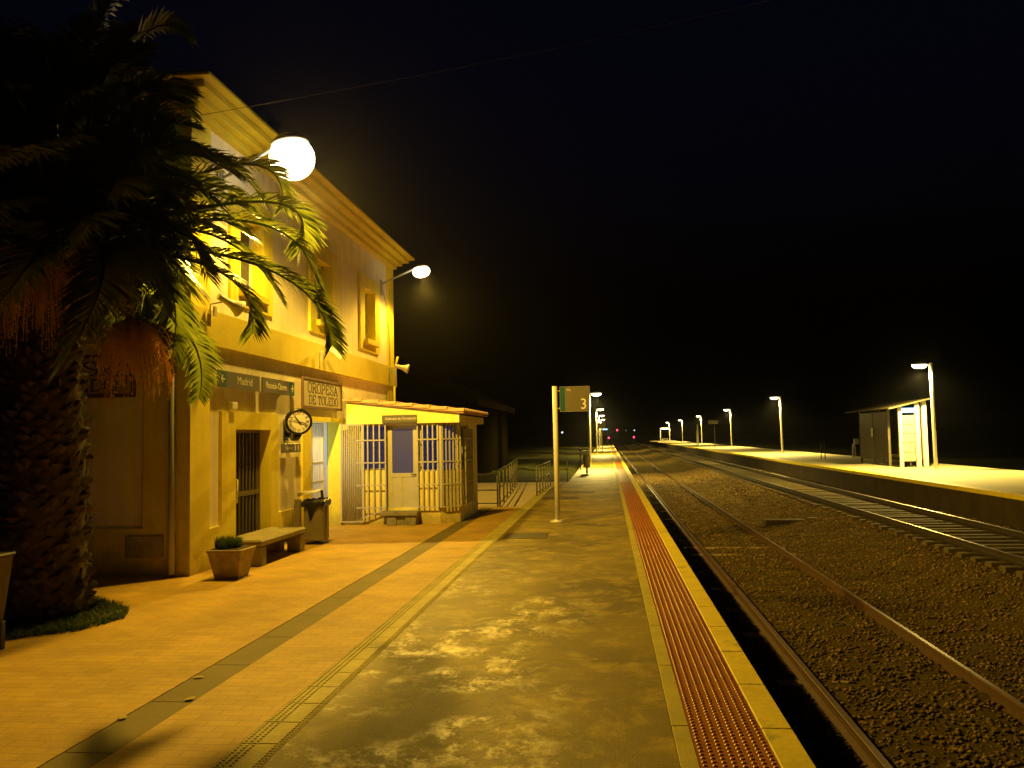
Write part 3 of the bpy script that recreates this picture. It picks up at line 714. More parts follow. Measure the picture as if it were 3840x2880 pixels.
# ------------------------------------------------------------------ signs on the facade
def fframe(y, z, x): return MB((x, y, z), (0, 1, 0), (0, 0, 1), (1, 0, 0))
def arrow(g, u, v, s, d, w):
    """d=-1 left, +1 right"""
    t = .16*s
    g.box(u-.42*s, u+.42*s, v-t/2, v+t/2, w, w+.003)
    tip = u+d*.5*s
    for q in (-1, 1):
        a = Vector((tip, v, 0)); b = Vector((tip-d*.42*s, v+q*.42*s, 0)); dd = (b-a).normalized(); nn = Vector((-dd.y, dd.x, 0))*t/2
        g.hexa([a-nn+Vector((0, 0, w)), b-nn+Vector((0, 0, w)), b+nn+Vector((0, 0, w)), a+nn+Vector((0, 0, w))], [a-nn+Vector((0, 0, w+.0034)), b-nn+Vector((0, 0, w+.0034)), b+nn+Vector((0, 0, w+.0034)), a+nn+Vector((0, 0, w+.0034))])
def dirsign(y0, y1, word, d, size, sx, lab, uo):
    z0, z1 = 2.745, 3.008; wd = y1-y0; cy = (y0+y1)/2; xf = -5.875
    t = thing('direction_sign', (xf-.03, cy, z0), lab, 'sign', 'direction signs on the facade')
    g = MB(); g.bbox(xf-.035, xf, y0, y1, z0, z1, .004); part('sign_panel', g, SIGNG, t)
    bw = .235
    bu = (-wd/2+.03, -wd/2+.03+bw) if d < 0 else (wd/2-.015-bw, wd/2-.015)
    g = fframe(cy, (z0+z1)/2, xf); g.box(bu[0], bu[1], -.128, .128, .0005, .003); b = part('arrow_band', g, SIGNB, t)
    g = fframe(cy, (z0+z1)/2, xf); arrow(g, (bu[0]+bu[1])/2, 0, .135, d, .0035); part('arrow', g, LETTER, b)
    g = fframe(cy, (z0+z1)/2, xf); text(g, word, size, uo, 0, .001, sx=sx); part('lettering', g, LETTER, t, fixn=False)
    g = MB()
    for yy in (y0+.25, y1-.25): g.box(-5.995, xf-.035, yy-.02, yy+.02, z0+.06, z1-.06)
    part('bracket', g, DARKM, t)
dirsign(12.23, 13.77, 'Madrid', -1, .185, 1.12, 'grey sign reading Madrid with a teal arrow pointing left, high on the facade', .17)
dirsign(13.90, 15.37, 'Plasencia–Cáceres', 1, .165, .80, 'grey sign reading Plasencia-Caceres with a teal arrow pointing right, left of the name board', -.13)
# enamel name boards with slab-serif capitals
GL = {'O': [[(.25, 0), (.75, 0), (1, .2), (1, .8), (.75, 1), (.25, 1), (0, .8), (0, .2), (.25, 0)]], 'R': [[(.1, 0), (.1, 1)], [(.1, 1), (.7, 1), (.95, .85), (.95, .65), (.7, .5), (.1, .5)], [(.5, .5), (.95, 0)]],
      'P': [[(.15, 0), (.15, 1)], [(.15, 1), (.7, 1), (.95, .85), (.95, .6), (.7, .45), (.15, .45)]], 'E': [[(.1, 0), (.1, 1)], [(.1, 1), (.95, 1), (.95, .8)], [(.1, .52), (.7, .52)], [(.1, 0), (.95, 0), (.95, .2)]],
      'S': [[(.95, .78), (.95, .9), (.7, 1), (.3, 1), (.05, .85), (.05, .68), (.95, .34), (.95, .15), (.7, 0), (.3, 0), (.05, .12), (.05, .25)]], 'A': [[(.05, 0), (.5, 1), (.95, 0)], [(.22, .35), (.78, .35)]],
      'D': [[(.12, 0), (.12, 1)], [(0, 1), (.65, 1), (1, .75), (1, .25), (.65, 0), (0, 0)]], 'T': [[(.5, 0), (.5, 1)], [(.05, .8), (.05, 1), (.95, 1), (.95, .8)]], 'L': [[(.15, 0), (.15, 1)], [(.15, 0), (.95, 0), (.95, .25)]]}
SERIF = {'R': [(.1, 0), (.1, 1), (.95, 0)], 'P': [(.15, 0), (.15, 1)], 'A': [(.05, 0), (.95, 0)], 'T': [(.5, 0)], 'L': [(.15, 1)], 'E': [], 'O': [], 'S': [], 'D': []}
def caps(g, s, u0, v0, w_, h, gap, th, wz):
    u = u0
    for k, ch_ in enumerate(s):
        if ch_ == ' ': u += w_*.6; continue
        def seg(a, b, tt, z):
            a = Vector((u+a[0]*w_, v0+a[1]*h, z)); b = Vector((u+b[0]*w_, v0+b[1]*h, z)); d = (b-a); 
            if d.length < 1e-6: return
            d.normalize(); nn = Vector((-d.y, d.x, 0))*tt/2; a = a-d*tt*.35; b = b+d*tt*.35
            up = Vector((0, 0, .003)); g.hexa([a-nn, b-nn, b+nn, a+nn], [a-nn+up, b-nn+up, b+nn+up, a+nn+up])
        z = wz
        for pl in GL[ch_]:
            for i in range(len(pl)-1):
                vert = abs(pl[i][0]-pl[i+1][0]) < abs(pl[i][1]-pl[i+1][1])*1.2
                z += .00012; seg(pl[i], pl[i+1], th*(1.25 if vert else .7), z)
        for (sx_, sy_) in SERIF[ch_]:
            z += .00012; seg((sx_-.22, sy_), (sx_+.22, sy_), th*.7, z)
        u += w_+gap
def nameboard(g0, right, nrm, lab, loc):
    t = thing('name_board', loc, lab, 'name board', 'station name boards')
    W, H = 2.47, .63
    def F(): return MB(g0, right, (0, 0, 1), nrm)
    g = F(); g.box(-W/2+.05, W/2-.05, -H/2+.05, H/2-.05, 0, .03); part('board', g, BOARD, t)
    g = F(); g.box(-W/2, W/2, H/2-.05, H/2, 0, .045); g.box(-W/2, W/2, -H/2, -H/2+.05, 0, .045); g.box(-W/2, -W/2+.05, -H/2+.05, H/2-.05, 0, .045); g.box(W/2-.05, W/2, -H/2+.05, H/2-.05, 0, .045)
    part('border', g, BOARDF, t)
    g = F(); caps(g, 'OROPESA', -.92, .015, .205, .195, .067, .030, .0305); caps(g, 'DE TOLEDO', -.86, -.215, .165, .165, .055, .026, .0305)
    part('lettering', g, DARKLET, t, fixn=False)
nameboard((-5.96, 17.17, 2.86), (0, 1, 0), (1, 0, 0), 'framed tile board reading OROPESA DE TOLEDO on the lit facade above the clock', (-5.96, 17.17, 2.55))
nameboard((-8.05, 11.55, 2.895), (1, 0, 0), (0, -1, 0), 'framed board reading OROPESA DE TOLEDO on the dark end wall behind the palm', (-8.05, 11.55, 2.58))
t = thing('toilet_sign', (-5.88, 15.25, 1.68), 'small dark sign hanging on the cream wall right under the clock', 'sign')
g = MB(); g.bbox(-5.93, -5.87, 14.82, 15.68, 1.68, 1.845, .004); g.box(-6.02, -5.93, 15.2, 15.25, 1.72, 1.8); part('sign_panel', g, SIGNG, t)
g = fframe(15.25, 1.762, -5.87); text(g, 'Lavabos', .09, -.16, 0, .0005, sx=1.0); part('lettering', g, LETTER, t, fixn=False)
for uu in (.14, .30):
    g = fframe(15.25, 1.762, -5.87)
    g.box(uu-.022, uu+.022, -.015, .03, .0005, .003); g.box(uu-.012, uu+.012, -.055, -.015, .0006, .003); g.lathe((uu, .048, .0005), [(.013, 0), (.013, .003)], 8, (0, 0, 1)); part('pictogram', g, LETTER, t, fixn=False)

# clock
CC = Vector((-5.455, 14.45, 2.235)); ca = Vector((.52, -1, 0)).normalized()
t = thing('wall_clock', (-5.9, 14.45, 1.97), 'round white station clock with roman numerals in a black drum on a wall bracket', 'clock')
g = MB(); g.lathe(CC-ca*.11, [(.18, -.10), (.215, -.07), (.235, .02), (.235, .20), (.20, .225), (.195, .21), (.19, .205)], 36, ca); part('case', g, BLACKG, t)
cr = Vector((0, 0, 1)).cross(ca)*1; cr = Vector((-ca.y, ca.x, 0)) if False else Vector((0, 0, 1)).cross(ca).normalized()
if cr.x < 0: cr = -cr
def CF(): return MB(CC+ca*.096, cr, (0, 0, 1), ca)
g = CF(); n = 36; g.add([(.192*math.cos(2*PI*k/n), .192*math.sin(2*PI*k/n), 0) for k in range(n)], [tuple(range(n))]); part('dial', g, DIAL, t, fixn=False)
g = CF()
for k, s_ in enumerate(('XII', 'I', 'II', 'III', 'IIII', 'V', 'VI', 'VII', 'VIII', 'IX', 'X', 'XI')):
    a = PI/2-k*PI/6; text(g, s_, .078, .150*math.cos(a), .150*math.sin(a), .001, .002, sx=.85, rot=a-PI/2)
nm = part('numerals', g, DARKLET, t, fixn=False)
def hand(ang, ln, tail, wd, w_):
    d = Vector((math.sin(ang), math.cos(ang), 0)); nn = Vector((d.y, -d.x, 0)); a = d*-tail; b = d*ln
    h = CF(); z = Vector((0, 0, w_)); z2 = Vector((0, 0, w_+.003))
    h.hexa([a-nn*wd*.6+z, b-nn*wd*.25+z, b+nn*wd*.25+z, a+nn*wd*.6+z], [a-nn*wd*.6+z2, b-nn*wd*.25+z2, b+nn*wd*.25+z2, a+nn*wd*.6+z2]); return h
part('hour_hand', hand(math.radians(324), .13, .06, .022, .006), DARKLET, t, fixn=False)
part('minute_hand', hand(math.radians(287), .165, .13, .016, .012), DARKLET, t, fixn=False)
g = MB(); g.tube([CC-ca*.06+Vector((0, 0, -.21)), CC-ca*.12+Vector((-.02, 0, -.275)), CC-ca*.28+Vector((-.10, .1, -.285)), (-5.80, 15.05, 1.99), (-5.97, 15.18, 2.04)], [.075, .07, .06, .055, .055], 8)
g.bbox(-5.995, -5.95, 15.10, 15.26, 1.90, 2.30, .01); g.tube([CC-ca*.1, (-5.97, 15.18, 2.22)], .06, 8)
part('bracket', g, BLACKG, t)

# ------------------------------------------------------------------ wall lamps
BULB = emit('sodium_bowl', (1.0, .82, .50), 6)
HOUS = mat('lamp_housing', (.40, .38, .30), .5)
def wall_lamp(y, bowl, fl, power, lab, x=-4.9, z=6.42, wz=6.06, wy=-.3, curve=None):
    t = thing('wall_lamp', (-5.95, y+wy, wz), lab, 'lamp', 'lamps on bracket arms')
    g = MB(); g.tube([(-5.93, y+wy, wz-.2), (-5.93, y+wy, wz), (-5.80, y+wy*.9, wz+.07), (x-bowl*.5, y, z+bowl*fl*.72)], .026, 8); g.bbox(-5.955, -5.92, y+wy-.05, y+wy+.05, wz-.3, wz+.12, .005); part('arm', g, GALV, t)
    ax = Vector((.16, 0, -1)).normalized()
    g = MB(); o = Vector((x, y, z)); 
    g.lathe(o, [(.001, -bowl*fl*1.12), (bowl*.45, -bowl*fl*1.06), (bowl*.80, -bowl*fl*.78), (bowl*.86, -bowl*fl*.66), (bowl*.80, -bowl*fl*.64)], 28, ax)
    part('housing', g, HOUS, t)
    g = MB(); g.lathe(o, [(bowl*math.cos(q), bowl*fl*math.sin(q)) for q in [-.80+k*(PI/2+.80)/11 for k in range(11)]]+[(.001, bowl*fl)], 28, ax)
    b = part('bowl', g, BULB, t)
    lo = o+ax*(bowl*fl+.24)
    lamp_light('lamp_glow', lo, power, SODIUM, t, tilt=Vector((.12, 0, -1)), curve=curve, soft=.09, house=HOUSE)
    return t
BAT = [(0.0, .003), (.10, .008), (.24, .15), (.36, .90), (.50, 1.0), (.66, .66), (.82, .38), (1.0, .22)]
HOUSE = [(0, .04), (.08, .12), (.25, .19), (.33, .30), (.41, 1.0), (.5, 1.0)]
WL1 = wall_lamp(12.75, .36, .98, 4600, 'big glaring sodium lamp on an arm near the palm', curve=BAT)
WL2 = wall_lamp(22.2, .24, .68, 3900, 'glaring sodium lamp on a bare arm at the far corner of the facade', curve=BAT)

# loudspeakers
def horn(loc, ax, lab):
    t = thing('loudspeaker', loc, lab, 'loudspeaker', 'horn loudspeakers on the facade')
    a = Vector(ax).normalized(); o = Vector(loc)
    g = MB(); g.lathe(o-a*.2, [(.05, 0), (.055, .10), (.05, .12), (.06, .2), (.085, .3), (.135, .385), (.14, .39), (.13, .385), (.06, .22), (.02, .2)], 18, a); part('horn', g, WHITEP, t)
    g = MB(); g.tube([o-a*.05, Vector((-5.9, loc[1]-.05, loc[2]-.02)), Vector((-5.9, loc[1]-.05, loc[2]-.35))], .014, 6); g.box(-5.835, -5.815, loc[1]-.1, loc[1], loc[2]-.2, loc[2]-.06); part('bracket', g, GALV, t)
horn((-5.62, 12.05, 4.0), (.55, .75, -.42), 'cream horn loudspeaker nearest the palm, above the Madrid sign')
horn((-5.6, 16.9, 3.74), (.85, .35, -.45), 'cream horn loudspeaker on the yellow band above the name board')
horn((-5.55, 22.5, 3.85), (.95, .1, -.25), 'cream horn loudspeaker at the far end of the yellow band')

# ------------------------------------------------------------------ bench, planter, bins
t = thing('bench', (-5.6, 13.3, 0), 'long pale terrazzo bench on solid legs against the facade under the clock', 'bench')
g = MB(); g.bbox(-5.93, -5.245, 12.36, 14.26, .30, .40, .025); part('seat', g, BENCHM, t)
for y0 in (12.38, 14.02):
    g = MB(); g.bbox(-5.50, -5.26, y0, y0+.20, 0, .299, .012); g.bbox(-5.92, -5.62, y0, y0+.20, 0, .299, .012); g.box(-5.63, -5.49, y0+.01, y0+.19, .17, .298); part('leg', g, BENCHM, t)
t = thing('planter', (-5.3, 11.46, 0), 'square tapered pale clay planter with green plant at the corner of the facade', 'planter')
def frus(g, a, b, z0, z1): g.hexa([(a[0], a[2], z0), (a[1], a[2], z0), (a[1], a[3], z0), (a[0], a[3], z0)], [(b[0], b[2], z1), (b[1], b[2], z1), (b[1], b[3], z1), (b[0], b[3], z1)])
g = MB(); frus(g, (-5.475, -5.135, 11.29, 11.62), (-5.545, -5.065, 11.215, 11.695), 0, .36); g.bbox(-5.56, -5.05, 11.20, 11.71, .361, .405, .008); part('pot', g, TERRA, t)
g = MB(); g.box(-5.52, -5.09, 11.24, 11.67, .406, .412); part('soil', g, SOIL, t)
def blades(cx, cy, z, rad, n, h, r, wd=.007, lean=.5, elx=1., keep=None):
    vs = []; fs = []
    for k in range(n):
        a = r.uniform(0, 2*PI); q = rad*math.sqrt(r.random()); x, y = cx+q*math.cos(a)*elx, cy+q*math.sin(a)
        if keep and not keep(x, y): continue
        hh = h*r.uniform(.5, 1.2); b = r.uniform(0, 2*PI); l_ = hh*lean*r.random(); dx, dy = math.cos(b), math.sin(b); zz = z
        i = len(vs); px, py = -dy*wd, dx*wd
        vs += [(x-px, y-py, zz), (x+px, y+py, zz), (x+dx*l_*.4+px*.7, y+dy*l_*.4+py*.7, zz+hh*.6), (x+dx*l_*.4-px*.7, y+dy*l_*.4-py*.7, zz+hh*.6), (x+dx*l_, y+dy*l_, zz+hh*.95)]
        fs += [(i, i+1, i+2, i+3), (i+3, i+2, i+4)]
    return vs, fs
g = MB(); g.add(*blades(-5.36, 11.47, .40, .18, 700, .17, random.Random(1), .006, .6)); part('plant', g, GRASSM, t, fixn=False)

t = thing('litter_bin', (-5.4, 15.1, 0), 'steel litter bin with black bag and white tilted hood between bench and entrance', 'litter bin', 'litter bins')
g = MB(); g.bbox(-5.60, -5.50, 14.62, 14.72, 0, .86, .01); part('post', g, BINM, t)
g = MB(); g.bbox(-5.20, -5.165, 15.14, 15.19, .03, .80, .006); part('post', g, BINM, t)
g = MB(); g.bbox(-5.545, -5.19, 14.93, 15.32, .07, .78, .02); part('body', g, BINM, t)
g = MB(); r = random.Random(4)
prof = [(-5.565, -5.17, 14.90, 15.34, .70), (-5.575, -5.155, 14.89, 15.35, .80), (-5.54, -5.20, 14.95, 15.31, .835), (-5.53, -5.21, 14.96, 15.30, .72)]
rings = []
for (a, b, c, d, z) in prof:
    ring = []
    for k in range(24):
        q = k/24*4; s_ = int(q); f = q-s_
        p_ = [(a+(b-a)*f, c), (b, c+(d-c)*f), (b-(b-a)*f, d), (a, d-(d-c)*f)][s_]
        ring.append((p_[0]+r.uniform(-.008, .008), p_[1]+r.uniform(-.008, .008), z+r.uniform(-.03, .012)))
    rings.append(ring)
vs = sum(rings, []); fs = [(i*24+k, i*24+(k+1) % 24, (i+1)*24+(k+1) % 24, (i+1)*24+k) for i in range(3) for k in range(24)]
g.add(vs, fs, True); g.hexa([(-5.42, 14.926, .45), (-5.46, 14.926, .7), (-5.30, 14.926, .7), (-5.40, 14.926, .45)], [(-5.42, 14.91, .45), (-5.46, 14.90, .7), (-5.30, 14.90, .7), (-5.40, 14.91, .45)])
part('bag', g, BAGM, t, fixn=False)
g = MB(); g.hexa([(-5.63, 14.85, .88), (-5.27, 14.85, .955), (-5.27, 15.2, .985), (-5.63, 15.2, .935)], [(-5.63, 14.85, .95), (-5.27, 14.85, .965), (-5.27, 15.2, .995), (-5.63, 15.2, .965)]); part('hood', g, WHITEP, t)
g = MB(); g.tube([(-5.30, 15.22, .97), (-5.29, 15.25, .78)], .025, 8); g.bbox(-5.52, -5.2, 14.96, 15.30, .0, .03, .008); g.tube([(-5.36, 15.12, .03), (-5.36, 15.12, .08)], .06, 10); part('stand', g, DARKM, t)

t = thing('litter_bin', (-5.93, 7.2, 0), 'brown slatted bin on dark legs cut off by the left edge of the picture', 'litter bin', 'litter bins')
g = MB(); frus(g, (-6.24, -5.71, 6.98, 7.45), (-6.26, -5.645, 6.93, 7.5), .20, .86); part('body', g, LBINM, t)
g = MB(); g.bbox(-6.28, -5.625, 6.91, 7.52, .861, .895, .01); g.box(-6.26, -5.647, 6.921, 6.929, .62, .64); part('rim', g, DARKM, t)
for (xx, yy) in ((-5.71, 7.0), (-5.71, 7.43), (-6.21, 7.0), (-6.21, 7.43)):
    g = MB(); g.bbox(xx-.03, xx+.03, yy-.03, yy+.03, 0, .26, .005); part('leg', g, DARKM, t)

# ------------------------------------------------------------------ palm
PC = Vector((-6.3, 8.78, 0)); CROWN = Vector((-6.28, 8.8, 4.15))
PALM = thing('palm_tree', PC, 'date palm with diamond patterned trunk, drooping dark fronds and orange fruit, left of the facade', 'palm tree')
g = MB(); r = random.Random(9)
def trad(z): return .46+.09*math.exp(-z*3.2)+.05*math.sin(z*1.3)-.01*z
g.lathe(PC, [(trad(z)-.03, z) for z in [i*.15 for i in range(27)]]+[(.3, 4.2)], 28)
rows = 46
for j in range(rows):
    z = .03+j*.085; n = 15
    for k in range(n):
        a = 2*PI*(k+(j % 2)*.5+r.uniform(-.22, .22))/n; zz = z+r.uniform(-.025, .025); rr = trad(zz)-.04; d = Vector((math.cos(a), math.sin(a), 0)); tg = Vector((-d.y, d.x, 0))
        if r.random() < .06: continue
        w_ = PI*rr/n*r.uniform(.65, 1.05); h = .085*r.uniform(.7, 1.15); o = PC+d*rr+Vector((0, 0, zz)); pr = r.choice((.02, .03, .045, .06, .075, .10))*r.uniform(.8, 1.2)
        sk = r.uniform(-.03, .03); c1_ = d*pr+Vector((0, 0, h*r.uniform(.1, .7)))+tg*sk; m1, m2 = r.uniform(.25, .6), r.uniform(.25, .6)
        g.add([o-tg*w_, o+Vector((0, 0, -h)), o+tg*w_, o+Vector((0, 0, h)), o+c1_-tg*w_*m1, o+c1_+Vector((0, 0, h*r.uniform(.1, .4))), o+c1_+tg*w_*m2, o+c1_*.9+Vector((0, 0, -h*r.uniform(.2, .5)))],
              [(0, 1, 7, 4), (1, 2, 6, 7), (2, 3, 5, 6), (3, 0, 4, 5), (4, 7, 6, 5)])
    for q in range(26):                       # loose fibres between the stubs
        a = r.uniform(0, 2*PI); rr = trad(z)-.01; d = Vector((math.cos(a), math.sin(a), 0)); tg = Vector((-d.y, d.x, 0)); o = PC+d*rr+Vector((0, 0, z)); e = o+d*r.uniform(.02, .07)+tg*r.uniform(-.06, .06)+Vector((0, 0, r.uniform(-.10, .05)))
        g.add([o-tg*.003, o+tg*.003, e], [(0, 1, 2)])
part('trunk', g, TRUNKM, PALM, fixn=False)
def frond(c0, ctrl, tip, n, ll, r, wd=.017, droop=.6):
    wd *= .72; ll *= .92
    c0, ctrl, tip = Vector(c0), Vector(ctrl), Vector(tip)
    B = lambda t: c0*(1-t)**2+ctrl*2*t*(1-t)+tip*t*t
    D = lambda t: ((ctrl-c0)*2*(1-t)+(tip-ctrl)*2*t).normalized()
    g = MB(); pts = [B(i/14) for i in range(15)]; g.tube(pts, [.032*(1-i/14)+.004 for i in range(15)], 5, False)
    vs = []; fs = []
    for k in range(n):
        t = .14+.86*(k+.5)/n; p = B(t); d = D(t); up = Vector((0, 0, 1)); s = d.cross(up)
        if s.length < .05: s = Vector((1, 0, 0))
        s.normalize(); u2 = s.cross(d).normalized()
        L_ = ll*(math.sin(min(1, (t-.08)/.45)*PI/2))*(1-.55*max(0, (t-.6)/.4)**1.5)*r.uniform(.85, 1.1)
        for sg in (-1, 1):
            fw = .42+.55*t
            v = (s*sg+d*fw*r.uniform(.85, 1.15)+u2*r.uniform(.12, .45)).normalized()
            q = p+v*L_*.55+Vector((0, 0, -droop*L_*.10)); e = p+v*L_+Vector((0, 0, -droop*L_*.42))
            wv = v.cross(u2).normalized()*wd*r.uniform(.8, 1.15)+u2*wd*.35*sg
            i = len(vs); vs += [p-wv*.5, p+wv*.5, q+wv, q-wv, e]; fs += [(i, i+1, i+2, i+3), (i+3, i+2, i+4)]
    g.add(vs, fs)
    return part('frond', g, LEAF, PALM, fixn=False)
def ctl(mid, tip, c0=CROWN): return Vector(mid)*2-(Vector(c0)+Vector(tip))*.5
r = random.Random(21)
DIR = [((-4.147, 9.7, 4.028), (-3.421, 10.25, 3.094), 95, 0.54),
       ((-4.554, 9.2, 3.944), (-4.035, 9.25, 3.142), 58, 0.46),
       ((-5.42, 10.1, 3.5), (-5.54, 10.95, 2.5), 60, 0.44),
       ((-4.234, 10.0, 4.918), (-3.921, 10.4, 4.33), 58, 0.50),
       ((-4.354, 9.9, 4.65), (-3.597, 10.2, 3.767), 58, 0.48),
       ((-4.583, 9.9, 5.383), (-4.077, 10.3, 4.904), 54, 0.46),
       ((-4.796, 9.4, 4.442), (-3.893, 9.8, 3.594), 56, 0.46),
       ((-5.086, 9.5, 5.355), (-4.178, 9.9, 4.897), 56, 0.46),
       ((-5.54, 9.2, 5.857), (-4.945, 9.6, 6.167), 54, 0.46),
       ((-5.54, 9.2, 6.549), (-4.942, 9.5, 6.794), 54, 0.46),
       ((-5.834, 8.9, 6.548), (-5.323, 9.0, 7.319), 54, 0.46),
       ((-5.482, 9.3, 5.228), (-4.852, 9.8, 4.85), 56, 0.50),
       ((-5.58, 9.3, 6.109), (-5.09, 9.8, 5.991), 56, 0.50),
       ((-5.628, 9.2, 5.521), (-5.136, 9.6, 5.548), 56, 0.50),
       ((-5.129, 9.0, 4.513), (-4.453, 9.0, 3.775), 56, 0.48),
       ((-5.413, 8.7, 4.317), (-4.776, 8.7, 3.318), 56, 0.48),
       ((-5.261, 8.8, 4.865), (-4.639, 8.9, 4.456), 56, 0.48),
       ((-5.309, 9.2, 4.941), (-4.337, 9.6, 4.893), 56, 0.54),
       ((-5.235, 9.3, 4.942), (-4.189, 9.8, 4.653), 56, 0.54),
       ((-5.29, 9.15, 5.26), (-4.3, 9.5, 5.05), 56, 0.54),
       ((-5.344, 9.15, 4.647), (-4.408, 9.5, 4.304), 56, 0.54),
       ((-5.315, 9.15, 5.215), (-4.35, 9.5, 5.2), 56, 0.54),
       ((-5.354, 9.05, 5.058), (-4.429, 9.3, 4.645), 56, 0.54),
       ((-5.265, 9.25, 4.695), (-4.25, 9.7, 4.4), 56, 0.54),
       ((-5.44, 9.0, 5.265), (-4.6, 9.2, 5.3), 56, 0.54),
       ((-5.42, 8.95, 5.115), (-4.559, 9.1, 4.76), 56, 0.54),
       ((-5.365, 9.1, 4.495), (-4.45, 9.4, 4.0), 56, 0.54),
       ((-5.474, 9.0, 5.4), (-4.669, 9.2, 5.569), 56, 0.54),
       ((-5.518, 8.9, 4.73), (-4.755, 9.0, 3.99), 56, 0.54),
       ((-5.465, 9.0, 4.32), (-4.65, 9.2, 3.65), 56, 0.54),
       ((-5.59, 8.9, 5.615), (-4.9, 9.0, 6.0), 56, 0.54),
       ((-5.54, 8.8, 5.235), (-4.8, 8.8, 5.0), 56, 0.54),
       ((-5.74, 8.8, 5.795), (-5.2, 8.8, 6.6), 56, 0.54)]
for mid, tip, n, ll in DIR: frond(CROWN+Vector((r.uniform(-.1, .1), r.uniform(-.1, .1), r.uniform(-.1, .15))), ctl(mid, tip), tip, int(n*1.5), ll, r, .020)
for k in range(84):
    a = k*2.39996; el = math.radians(84-84*(k/83)**.9); up_ = math.sin(el)
    ln = r.uniform(3.2, 4.1) if el > .5 else r.uniform(2.7, 3.2)
    hd = Vector((math.cos(a), math.sin(a), 0)); d = hd*math.cos(el)+Vector((0, 0, up_))
    c1 = CROWN+d*ln*.62; tip = CROWN+d*ln*.86+hd*ln*.26+Vector((0, 0, -ln*(.22+.33*math.cos(el))))
    if tip.x > -4.9: tip.x = -4.9-r.random()*.5
    if tip.x > -6.2 and tip.y > 9.5: tip.y = 9.5-r.random()*.5
    if tip.y > 11.1: tip.y = 11.1-r.random()*.4
    if c1.y > 10.6: c1.y = 10.6
    frond(CROWN+Vector((r.uniform(-.15, .15), r.uniform(-.15, .15), r.uniform(-.25, .2))), c1, tip, 80, .52, r, .022)
def cluster(a0, a1, spread, drop, n, r):
    a0, a1 = Vector(a0), Vector(a1); g = MB()
    g.tube([a0, (a0+a1)*.5+Vector((0, 0, .14)), a1], [.03, .026, .02], 6)
    oc = [(1, 0, 0), (-1, 0, 0), (0, 1, 0), (0, -1, 0), (0, 0, 1), (0, 0, -1)]; of = [(0, 2, 4), (2, 1, 4), (1, 3, 4), (3, 0, 4), (2, 0, 5), (1, 2, 5), (3, 1, 5), (0, 3, 5)]
    vs = []; fs = []
    for k in range(n):
        a = r.uniform(0, 2*PI); q = spread*math.sqrt(r.random()); h = drop*r.choice((r.uniform(.35, .7), r.uniform(.6, 1.0), r.uniform(.8, 1.15)))*(1+.25*math.sin(a*2.3+1))
        e = a1+Vector((math.cos(a)*q, math.sin(a)*q*.8, -h)); m = a1+Vector((math.cos(a)*q*.9, math.sin(a)*q*.8, -h*.25+.05)); st = a1+(m-a1)*.05
        pts = [st*(1-t)**2+m*2*t*(1-t)+e*t*t for t in (0, .2, .4, .6, .8, 1)]
        g.tube(pts, .0035, 3, False, False)
        for i in range(13):
            t = .3+.7*i/12; p = st*(1-t)**2+m*2*t*(1-t)+e*t*t; b = len(vs); s_ = r.uniform(.007, .012); p = p+Vector((r.uniform(-.03, .03), r.uniform(-.03, .03), r.uniform(-.02, .02)))
            vs += [p+Vector(o)*s_ for o in oc]; fs += [tuple(b+i2 for i2 in f) for f in of]
    g.add(vs, fs)
    part('fruit_cluster', g, FRUITM, PALM, fixn=False)
r = random.Random(3)
cluster((-6.0, 8.55, 3.75), (-5.02, 8.45, 3.22), .44, .66, 230, r)
cluster((-6.1, 8.5, 3.9), (-5.85, 8.05, 3.95), .42, .80, 170, r)
cluster((-6.0, 8.7, 4.0), (-5.35, 8.4, 4.0), .36, .70, 150, r)
cluster((-6.3, 8.5, 3.9), (-6.45, 8.0, 3.9), .40, .80, 140, r)
g = MB(); r = random.Random(8)
pc = [(-7.4, 7.2), (-6.6, 7.35), (-5.9, 7.75), (-5.40, 8.2), (-5.28, 8.75), (-5.45, 9.15), (-5.95, 9.55), (-6.4, 9.9), (-7.2, 10.1), (-7.9, 9.4), (-7.9, 8)]
def inpoly(x, y):
    c = False; n = len(pc)
    for i in range(n):
        (x1, y1), (x2, y2) = pc[i], pc[(i+1) % n]
        if (y1 > y) != (y2 > y) and x < (x2-x1)*(y-y1)/(y2-y1)+x1: c = not c
    return c
g.add(*blades(-6.4, 8.6, 0, 1.75, 34000, .085, r, .005, 1.5, 1., inpoly))
tag(part('grass', g, GRASSM, None, None, (0, 0, 0), fixn=False), 'tufty green grass growing round the foot of the palm', 'grass', kind='stuff')

# dry leaves lying on the drain strip
for (x, y, a, lab) in ((-3.34, 6.6, .3, 'upper of two pale dry leaves on the dark drain strip'), (-3.12, 6.05, 1.2, 'lower pale dry leaf at the edge of the dark drain strip'), (-3.39, 5.62, 2.2, 'pale dry leaf nearest the camera on the dark drain strip')):
    g = MB(); c, s_ = math.cos(a), math.sin(a)
    pts = [(0, -.03), (.025, -.02), (.05, .0), (.03, .02), (.015, .035), (-.01, .03), (-.04, .02), (-.03, -.015)]
    g.add([(x+px*c-py*s_, y+px*s_+py*c, .004+.004*abs(px)/.05+(.003 if i % 2 else 0)) for i, (px, py) in enumerate(pts)], [tuple(range(8))])
    solo('dry_leaf', g, mat('dry_leaf', (.50, .40, .10), .8), (x, y, .003), lab, 'leaf', 'dry leaves on the ground')

